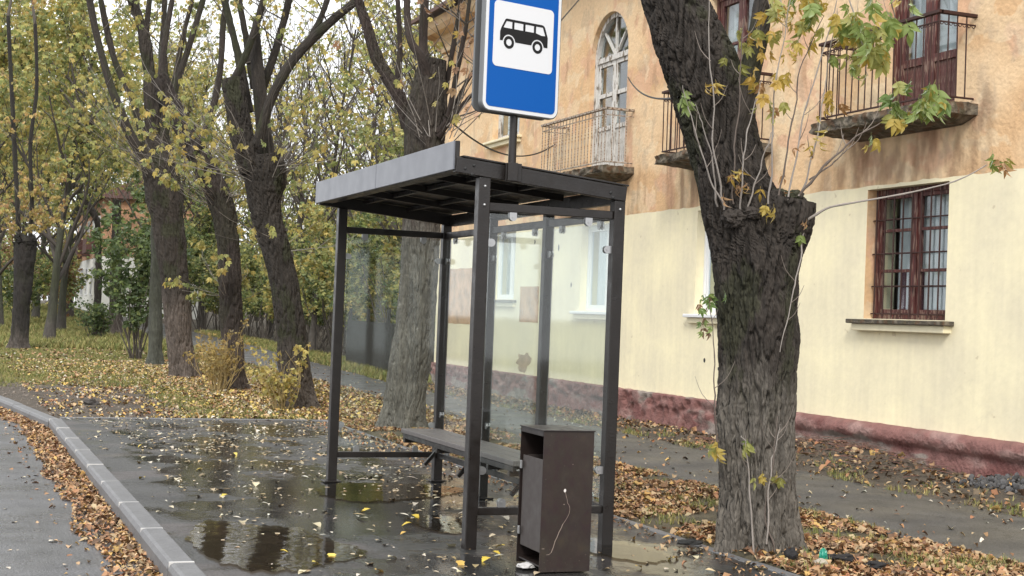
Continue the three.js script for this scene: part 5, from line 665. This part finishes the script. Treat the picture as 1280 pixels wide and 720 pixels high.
// carpet on the verge beside the pavement
scatter('verge_leaves', 'carpet of brown leaves on the verge between pavement and footpath', 34000, 3, R => { const z = -4.5 - Math.pow(R(), 1.25) * 17, x = 4.88 + R() * (pathNear(z) - 4.85 + .12); const d = n2(x * 1.3, z * 1.3, 256, 256, 7); if (R() > .62 + 1.5 * d) return null; return [x, onGround(x, z) + .004, z]; }, .058, LITTER, .022, .5);
scatter('tree_row_leaves', 'yellow and brown leaves fallen around the row of trees', 26000, 4, R => { const z = -18.9 - R() * 18, x = 1.3 + R() * 6.2; const near = Math.exp(-(((z + 19.5) / 1.4) ** 2)) * .5 * sstep(2, 3.4, x) + Math.exp(-(((x - 5) / 1.4) ** 2)) * .45 - .08 * bare(x, z) + .5 * sstep(3.4, 4.8, x) * sstep(-33, -24, z); if (x < kerbX(z) + .2 || R() > .3 + near + .5 * n2(x, z, 256, 256, 17)) return null; return [x, onGround(x, z) + .006 + (bare(x, z) < .5 ? .035 * R() : 0), z]; }, .062, LITTER.concat(PALE, [[.5, .36, .1], [.5, .38, .1], [.52, .4, .12], [.46, .33, .1]]), .02, .45);
scatter('grass_leaves', 'pale leaves dotted over the distant grass', 5000, 5, R => { const z = -36 - R() * 50, x = 0 + R() * 8; return x < kerbX(z) + .3 ? null : [x, onGround(x, z) + .03, z]; }, .11, PALE.concat(LITTER), .02, .4);
scatter('path_leaves', 'scattered leaves lying on the footpath', 900, 6, R => { const z = -5 - Math.pow(R(), 1.3) * 34, x = mix(pathNear(z), pathFar(z), R()); if (R() > .35 + .65 * Math.abs(x - (pathNear(z) + pathFar(z)) / 2)) return null; return [x, rise(z) + .008, z]; }, .05, PALE.concat(LITTER), .003, .15);
scatter('wall_foot_leaves', 'brown leaves and twigs heaped along the foot of the house', 3600, 7, R => { const z = -8 - R() * 22, x = pathFar(z) - .1 + Math.pow(R(), .8) * (10 - pathFar(z)); if (R() > .5 + .5 * n2(x * 2, z * 1.4, 256, 256, 8) + (z > -16 && z < -12 ? .3 : 0)) return null; return [x, onGround(x, z) + .006, z]; }, .07, LITTER.concat([[.10, .07, .045], [.13, .095, .06], [.08, .06, .04], [.15, .11, .07]]), .03, .7);
// flecks on the wet pavement
scatter('pavement_leaves', 'pale leaf flecks stuck to the wet pavement', 1900, 8, R => { const z = -6.4 - Math.pow(R(), .7) * 12.4, x = 1.46 + R() * 3.3; if (x < 1.8 && R() < .8) return null; if (R() > .45 + .75 * n2(x * 1.2, z * .9, 256, 256, 27) + (z < -14.5 ? .3 : 0)) return null; return [x, .007, z]; }, .05, PALE.concat(PALE, [[.34, .25, .12], [.24, .18, .1]]), .001, .04, .3);
scatter('pavement_edge_leaves', 'brown leaves gathered along the rear edge of the pavement', 900, 9, R => { const z = -5.5 - R() * 13, x = 4.8 - Math.pow(R(), 2) * .45; return [x, .008, z]; }, .045, LITTER, .006, .25);
// the larger single leaves that stand out on the pavement
{
  const R = rng(77), geo = [0, 1].map(k => { const g = lobed(.1, .045, .35, .3 + .3 * k).translate(0, -.05, 0).rotateX(-Math.PI / 2); return g; }), mats = [[.55, .40, .05], [.60, .47, .10], [.52, .33, .08], [.58, .52, .34]].map(c => new THREE.MeshStandardMaterial({ color: lin(...c), roughness: .6, side: THREE.DoubleSide }));
  const names = ['yellow', 'pale yellow', 'tan', 'cream'];
  [[2.0, -8.6, 0], [2.1, -8.2, 1], [2.25, -8.42, 1], [1.62, -12.4, 0], [1.95, -15.2, 0], [1.75, -13.6, 2], [2.1, -11.2, 0], [2.5, -11.9, 3], [2.95, -9.2, 2], [3.12, -8.7, 3], [3.0, -10.3, 0], [3.28, -9.95, 0], [3.15, -8.15, 0], [2.95, -8.05, 2], [3.3, -8.35, 0], [3.42, -8.6, 0], [3.1, -9.6, 0], [2.6, -8.3, 3], [3.8, -8.15, 0], [3.85, -8.3, 0], [4.0, -7.75, 2], [4.35, -8.0, 0], [2.85, -7.75, 3], [2.4, -7.9, 2], [2.2, -13.0, 1], [3.0, -12.9, 3], [2.8, -14.4, 1]].forEach(([x, z, c]) => { const m = new THREE.Mesh(geo[Math.floor(R() * 2)], mats[c]); m.position.set(x, .016, z); m.rotation.set(.1 * (R() - .5), R() * 6.28, .1 * (R() - .5)); m.scale.setScalar(.55 + .4 * R()); top(m, 'fallen_leaf', `single ${names[c]} leaf lying on the wet pavement`, 'leaf', `single ${names[c]} leaves on the pavement`); });
}
// grass
{
  const blade = (h, w, lean, a) => { const g = new THREE.BufferGeometry(); g.setAttribute('position', new THREE.Float32BufferAttribute([-w, 0, 0, w, 0, 0, -w * .6, h * .6, lean * .4, w * .6, h * .6, lean * .4, 0, h, lean], 3)); g.setIndex([0, 1, 2, 1, 3, 2, 2, 3, 4]); g.computeVertexNormals(); return g.rotateY(a).translate(.02 * Math.cos(a * 3), 0, .02 * Math.sin(a * 5)); };
  const R0 = rng(8), tufts = [0, 1, 2].map(() => { const q = []; for (let i = 0; i < 7; i++) q.push(blade(.05 + .07 * R0(), .0035 + .002 * R0(), .02 + .07 * R0(), R0() * 6.28)); return mergeGeometries(q); });
  const GR = [[.15, .17, .045], [.22, .21, .06], [.26, .23, .08], [.12, .15, .035], [.30, .25, .10]];
  const field = (name, label, n, seed, sample, s0) => { const R = rng(seed), L = tufts.map(() => []); let i = 0, guard = 0; while (i < n && guard++ < n * 12) { const p = sample(R); if (!p) continue; const s = s0 * (.7 + .7 * R()); L[i % 3].push({ m: place(p[0], soilAt(p[0], p[1]) - .004, p[1], 0, R() * 6.28, 0, s * (1 + .5 * R()), s, s * (1 + .5 * R())), c: pick(R, GR) }); i++; } L.forEach((l, k) => { const o = instanced(numbered(name), tufts[k], grassMat, l, scene); o.userData.label = label; o.userData.category = 'grass'; }); };
  field('grass', 'thin autumn grass on the verge beneath the row of trees', 40000, 31, R => { const z = -19 - Math.pow(R(), 1.3) * 26, x = kerbX(z) + .2 + R() * (pathNear(z) - kerbX(z) - .15); if (R() < bare(x, z) * 1.05 || R() < .82 * sstep(3.7, 5, x) * sstep(-36, -26, z) || R() > .75 + .8 * n2(x * .8, z * .8, 256, 256, 4)) return null; return [x, z]; }, .52);
  field('far_grass', 'grass on the distant verge', 26000, 32, R => { const z = -45 - R() * 60, x = kerbX(z) + .2 + R() * 9; return x > pathNear(z) && x < pathFar(z) ? null : [x, z]; }, 1.9);
  field('verge_grass', 'sparse green tufts among the leaves beside the footpath', 1500, 33, R => { const z = -5 - R() * 14, x = 4.9 + R() * 1.9; return R() > -.1 + 1.5 * n2(x * 1.4, z * 1.4, 256, 256, 44) + .25 * sstep(6.1, 6.6, x) ? null : [x, z]; }, .5);
  field('wall_foot_grass', 'sparse grass along the foot of the house', 900, 34, R => { const z = -8 - R() * 24, x = pathFar(z) - .08 + R() * R() * .8; return R() > .3 + 1.4 * n2(x * 2, z * 1.2, 256, 256, 54) ? null : [x, z]; }, .55);
  field('path_side_grass', 'grass strip along the far edge of the footpath', 5000, 35, R => { const z = -29 - R() * 40, x = pathFar(z) - .05 + R() * 1.5; return [x, z]; }, 1.3);
}
// stones, rubble and scraps
{
  const R = rng(99), st = [0, 1].map(k => { const g = new THREE.IcosahedronGeometry(1, 1), p = g.attributes.position; for (let i = 0; i < p.count; i++) { const s = 1 + .35 * n3(p.getX(i) * 1.7 + k * 9, p.getY(i) * 1.7, p.getZ(i) * 1.7); p.setXYZ(i, p.getX(i) * s, p.getY(i) * s * .7, p.getZ(i) * s); } g.computeVertexNormals(); return g; });
  const stoneMat = new THREE.MeshStandardMaterial({ color: 0xffffff, roughness: .9 }), L = st.map(() => []), L2 = st.map(() => []);
  for (let i = 0; i < 900; i++) { const x = 9.2 + R() * .75, z = -9.0 - R() * 2.3, s = .012 + .03 * R() * R(); L[i % 2].push({ m: place(x, soilAt(x, z) + s * .4 + .05 * R() * R(), z, R() * 6, R() * 6, R() * 6, s), c: (q => lin(q, q * .98, q))(.045 + .06 * R()) }); }
  L.forEach((l, k) => { const o = instanced(numbered('rubble'), st[k], stoneMat, l, scene); o.userData.label = 'heap of dark rubble against the plinth'; o.userData.category = 'rubble'; });
  for (let i = 0; i < 1600; i++) { const z = -19 - R() * 9, x = kerbX(z) + .2 + R() * 2.6, s = .006 + .03 * R() * R() * R(); L2[i % 2].push({ m: place(x, soilAt(x, z) + s * .2, z, R() * 6, R() * 6, R() * 6, s), c: (q => lin(q, q * .85, q * .72))(.12 + .08 * R()) }); }
  L2.forEach((l, k) => { const o = instanced(numbered('gravel'), st[k], stoneMat, l, scene); o.userData.label = 'loose gravel on the bare soil beyond the pavement'; o.userData.category = 'gravel'; });
  // twigs among the leaves at the wall
  const T = new Tubes(); for (let i = 0; i < 260; i++) { const x = 8.9 + R() * .95, z = -11.8 - R() * 4.2, y = soilAt(x, z) + .01 + .05 * R(), a = R() * 6.28, l = .1 + .3 * R(); T.add([[x, y, z, .004], [x + Math.cos(a) * l * .5, y + .02, z + Math.sin(a) * l * .5, .0035], [x + Math.cos(a) * l, y + .03 * R(), z + Math.sin(a) * l, .002]], 4, { color: () => [.12 + .1 * (i % 3) / 3, .09, .07] }); }
  const tw = new THREE.Mesh(T.geo(), twigBark); tw.userData.kind = 'stuff'; top(tw, 'fallen_twigs', 'brown twigs in the leaf heap at the plinth', 'twigs');
  const crumple = (x, y, z, sx, sy, sz, seed, c, name, label, cat, group, rough = .85) => { const g = new THREE.IcosahedronGeometry(1, 4), p = g.attributes.position; for (let i = 0; i < p.count; i++) { const a = p.getX(i), b = p.getY(i), d = p.getZ(i), s = 1 + .55 * n3(a * 1.6 + seed, b * 1.6, d * 1.6) + .3 * Math.abs(n3(a * 4 + seed, b * 4, d * 4)); p.setXYZ(i, a * s * sx, Math.max(-.3 * sy, b * s * sy), d * s * sz); } g.computeVertexNormals(); const m = new THREE.Mesh(g, new THREE.MeshStandardMaterial({ color: lin(...c), roughness: rough })); m.position.set(x, y, z); top(m, name, label, cat, group); };
  crumple(5.06, .05, -7.72, .045, .05, .05, 3, [.012, .011, .012], 'black_rag', 'upright scrap of black cloth against the gnarled maple trunk', 'scrap');
  crumple(5.42, .03, -7.7, .1, .03, .05, 13, [.012, .011, .012], 'black_rag', 'long flat scrap of black cloth in the leaves beside the green plastic', 'scrap');
  crumple(5.54, .02, -7.48, .07, .025, .05, 23, [.012, .011, .012], 'black_rag', 'small scrap of black cloth at the edge of the leaves', 'scrap');
  crumple(4.72, .03, -8.42, .08, .025, .05, 33, [.015, .015, .014], 'black_rag', 'scrap of black cloth by the pavement edging', 'scrap');
  crumple(5.28, .04, -7.68, .025, .055, .025, 43, [.01, .22, .15], 'plastic_scrap', 'crumpled green plastic scrap at the foot of the gnarled maple', 'scrap', null, .3);
  crumple(5.2, .02, -7.6, .045, .03, .035, 53, [.38, .34, .28], 'stone', 'pale stone among leaves by the green plastic scrap', 'stone');
  crumple(3.29, .018, -7.84, .05, .018, .045, 63, [.45, .44, .43], 'paper_scrap', 'crumpled white paper beside the litter bin', 'paper');
  crumple(1.98, .04, -20.9, .09, .06, .07, 73, [.05, .045, .042], 'stone', 'dark lump of stone on the bare soil beyond the pavement', 'stone');
}
renderer.render(scene, camera);
